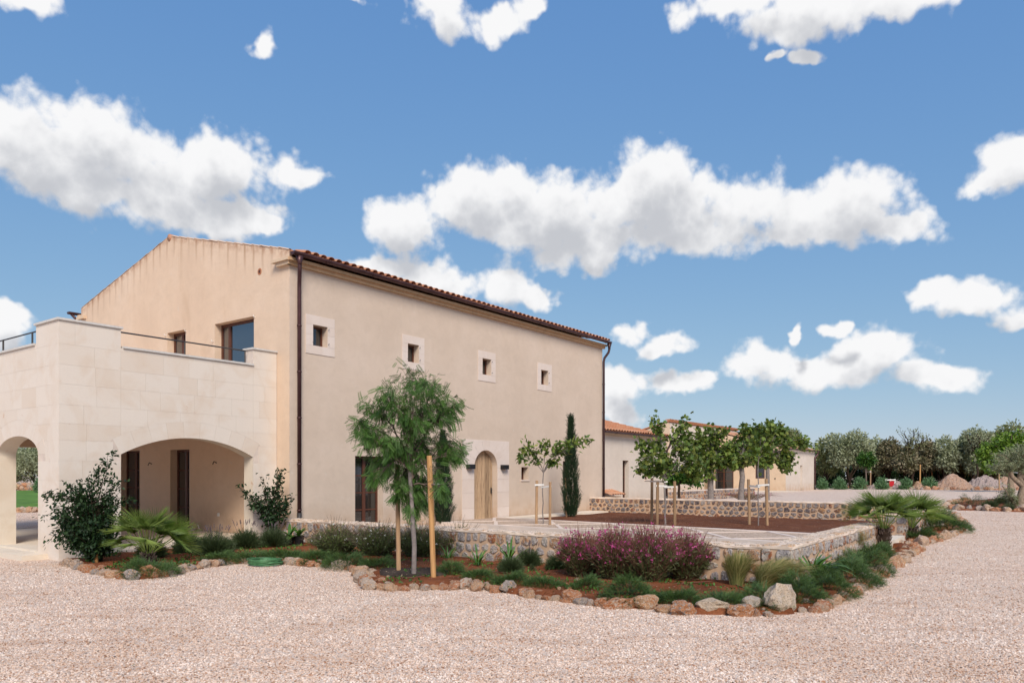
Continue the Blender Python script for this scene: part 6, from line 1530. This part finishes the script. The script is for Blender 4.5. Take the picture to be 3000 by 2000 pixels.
# heaps of gravel and earth
def heap(label, px, topy, wpx, Z, mat, rough=.12):
    b = far(px, Z); k = Z/FPX; h = (1434-topy)*k; w = wpx*k/2; n = 44; v = []; f = []
    for j in range(n+1):
        for i in range(n+1):
            x, y = (i/n*2-1)*w*1.15, (j/n*2-1)*w*.9; r = math.hypot(x/w, y/(w*.8)); z = h*max(0, 1-r)**.85*1.12 if r < 1 else 0
            z = min(z, h*.97)-(.0 if r < 1 else .1); z += (mnoise.noise(Vector((x*1.2+px, y*1.2, 0)))*.25+mnoise.noise(Vector((x*4, y*4, px)))*rough)*(1 if r < 1 else .2); v.append((x, y, z))
    for j in range(n):
        for i in range(n): a = j*(n+1)+i; f.append((a, a+1, a+n+2, a+n+1))
    o = link('gravel_heap', mesh('gravel_heap', v, f, mat, False), None, b); tag(o, label, 'heap', 'heaps of earth and gravel')
    return o
heap('large reddish gravel heap, left of the pair', 2790, 1389, 118, 79, M['heap_orange']); heap('large grey stony heap, right of the pair', 2885, 1394, 130, 79.5, M['heap_grey'], .25); heap('orange earth heap behind the strapped stakes on the right', 2945, 1398, 90, 81, M['heap_orange'])
heap('low grey heap left of the lone stakes', 2632, 1412, 60, 80, M['heap_grey'], .2); heap('low pale heap between the lone stakes', 2690, 1413, 55, 81, M['heap_orange']); heap('tiny grey heap behind the round tree', 2558, 1420, 40, 80, M['heap_grey'], .2)
# right-hand bright tree, its stakes, old olive
b_ = far(2962, 66, .2); k = 66/FPX
t = leafy_tree('ash_tree', 'tall tree with bright yellow-green leaves at the right edge', 'tree', b_, 60*k, [((-60*k, 0, 80*k), (26*k, 26*k, 16*k)), ((-40*k, 0, 130*k), (40*k, 34*k, 26*k)), ((0, 0, 150*k), (50*k, 40*k, 30*k)), ((20*k, 0, 110*k), (60*k, 40*k, 30*k)), ((-35*k, 0, 95*k), (40*k, 34*k, 26*k)), ((60*k, 0, 140*k), (50*k, 40*k, 34*k)), ((-75*k, 0, 112*k), (16*k, 16*k, 8*k))], L_BRIGHT, nleaf=9000, lsize=(.24, .42), trunk_r=.26, bark='bark_pale', ntw=200, sig=.2)
support('stakes with white straps beside the pale trunk at the right edge', [(2928, 1436, 1370), (2990, 1438, 1372)], (2943, 1437), [(0, 't', 1382), ('t', 1, 1384)], .07, sw=.11)
island = [(2770,1488),(2790,1494),(2850,1495),(2920,1498),(3000,1500),(3120,1502),(3120,1470),(3000,1462),(2900,1464),(2830,1468),(2790,1476)]
bed4, _i = poly_sheet('island_bed', [xy(P(*p)) for p in island], lambda x, y: gz(x, y)+.08+.06*mnoise.noise(Vector((x, y, 0))), .6, M['soil']); tag(bed4, 'island bed of red earth under the old olive at the right edge', kind='structure')
edging('rocks ringing the island bed under the old olive', [(2772,1487),(2800,1493),(2850,1494),(2920,1497),(3000,1499),(3110,1501)], .42, .1, gap=1.0)
edging('small rocks on the far side of the island bed', [(2772,1486),(2785,1478),(2810,1470),(2835,1467)], .36, .1, gap=1.1)
juniper('flat juniper covering the left of the island bed', 2845, 1480, 110, 1.0, .42, 900); lavender('lavender clump right of the flat juniper in the island bed', 2900, 1487, 44, 28, 14, n=700, group='lavender in the island bed'); lavender('lavender clump nearest the old olive trunk', 2935, 1478, 50, 34, 18, n=700, group='lavender in the island bed'); lavender('small bush at the front of the island bed', 2955, 1492, 36, 20, 0, n=500, group='lavender in the island bed')
b_ = P(2990, 1487, .08); b_.z += .05; k = b_.y/FPX
t = thing('old_olive_tree', 'old olive tree with thick twisted trunk and grey crown at the right edge', 'olive tree', b_)
limbs('trunk', [([Vector((0, 0, -.1)), Vector((-.02, 0, .5)), Vector((.1, 0, .95)), Vector((-.05, 0, 1.35)), Vector((.05, 0, 1.7))], .15, .09), ([Vector((.1, 0, .95)), Vector((-.35, 0, 1.35)), Vector((-.6, .1, 1.9))], .12, .06), ([Vector((.05, 0, 1.3)), Vector((.5, 0, 1.9))], .12, .06), ([Vector((-.1, 0, 0)), Vector((-.55, -.1, .55)), Vector((-.8, 0, 1.0))], .05, .02)], M['bark_pale'], t, 12)
tw = []
for cx_, cz_, rx, rz in ((-.5, 2.1, .75, .5), (.1, 2.4, .8, .5), (.7, 2.2, .8, .6), (-.75, 1.75, .45, .35), (.2, 1.85, .7, .35), (-.55, .75, .35, .45), (-.3, .3, .3, .25)):
    for e in ellipsoid_pts(34 if cz_ > 1 else 14, (cx_, 0, cz_), (rx, .8 if cz_ > 1 else .3, rz), .4):
        s_ = Vector((cx_*.6, 0, cz_-.2)); tw.append((curve(s_, Vector(e), .1, 5, .05), .012, .005))
limbs('branches', tw, M['bark_pale'], t, 4); n = 7500; p, d = along(tw, n, .3, 1.05, .06); V, F, m = scatter(*NARROW, p, frames(d+RNG.normal(size=d.shape)*.6), RNG.uniform(.10, .19, n)); tmesh('crown', V, F, L_OLIVE, np.repeat(RNG.random(n), m), t)

n = 170; y = 5.2+RNG.random(n)*9; x = (RNG.random(n)*2-1)*y*.68; k_ = np.array([not (in_bed1(a_, b__) or b__ > 11.5) for a_, b__ in zip(x, y)]); x, y = x[k_], y[k_]; n = len(x)
V, F, m = scatter(*LEAF, np.stack([x, y, np.full(n, .022)], 1), flat_up(RNG.normal(size=(n, 3))*np.array([1, 1, .15]), wob=.2), RNG.uniform(.02, .05, n)); tag(tmesh('fallen_leaves', V, F, L_BROWN, np.repeat(RNG.random(n), m)), 'few dry leaves and twigs lying on the gravel', kind='stuff')
# ------------------------------------------------------------ what one sees through the left arch
lw = [(-46, 70), (-60, 70), (-30, 30), (-16, 27), (-22, 40)]
lawn, _i = poly_sheet('lawn', [(-17.5, 29.0), (-25, 34), (-70, 66), (-40, 72), (-27, 46)], lambda x, y: gz(x, y)+.05, 2.0, M['lawn']); tag(lawn, 'green lawn seen through the left arch', kind='structure')
t = thing('rock_edging', 'low line of rocks between gravel and lawn, seen through the left arch', 'rock edging')
for i in range(26):
    u = i/25; p = Vector((-20.6, 29.4, .2)).lerp(Vector((-17.0, 31.5, .2)), u); put_rock(t, p, random.uniform(.28, .42))
t = thing('rock_wall', 'row of rust-coloured stones at the far end of the lawn beyond the arch', 'rock wall')
for i in range(60):
    u = i/59; p = Vector((-52, 71, .6)).lerp(Vector((-43, 73, .6)), u); put_rock(t, (p.x, p.y, .35+.5*(i % 2)*.5), random.uniform(.5, .8))
for x, y, w, h, lm, lab in ((-49.5, 79, 5.5, 5.0, L_OLIVE, 'left olive tree beyond the lawn, seen through the arch'), (-47.6, 77, 5.2, 4.6, L_OLIVE, 'right olive tree beyond the lawn, seen through the arch'), (-53, 80, 5, 5, L_HEDGE, 'darker olive tree beyond the lawn at the left of the arch view'), (-45, 78, 5, 4.8, L_HEDGE, 'olive tree beyond the lawn at the right of the arch view')):
    px = x/y*FPX+1500; crown_tree(lab, px, y, 1437-h*FPX/y, w*FPX/y, lm, 5000, 1425, ls=.26, group='olive trees beyond the lawn')
for x, lab in ((-46.3, 'left green shrub before the far rocks of the lawn'), (-43.2, 'right green shrub before the far rocks of the lawn')):
    b = Vector((x, 69, .25)); paths = [curve((0, 0, 0), (e[0], e[1], abs(e[2])), .1, 5, .03) for e in ellipsoid_pts(50, (0, 0, 0), (.9, .7, 1.1), .6)]
    shrub('lawn_shrub', lab, 'shrub', b, paths, L_OLEA, NARROW, 1300, (.2, .34), sig=.08, droop=.2, lo=.3, group='shrubs at the far end of the lawn')
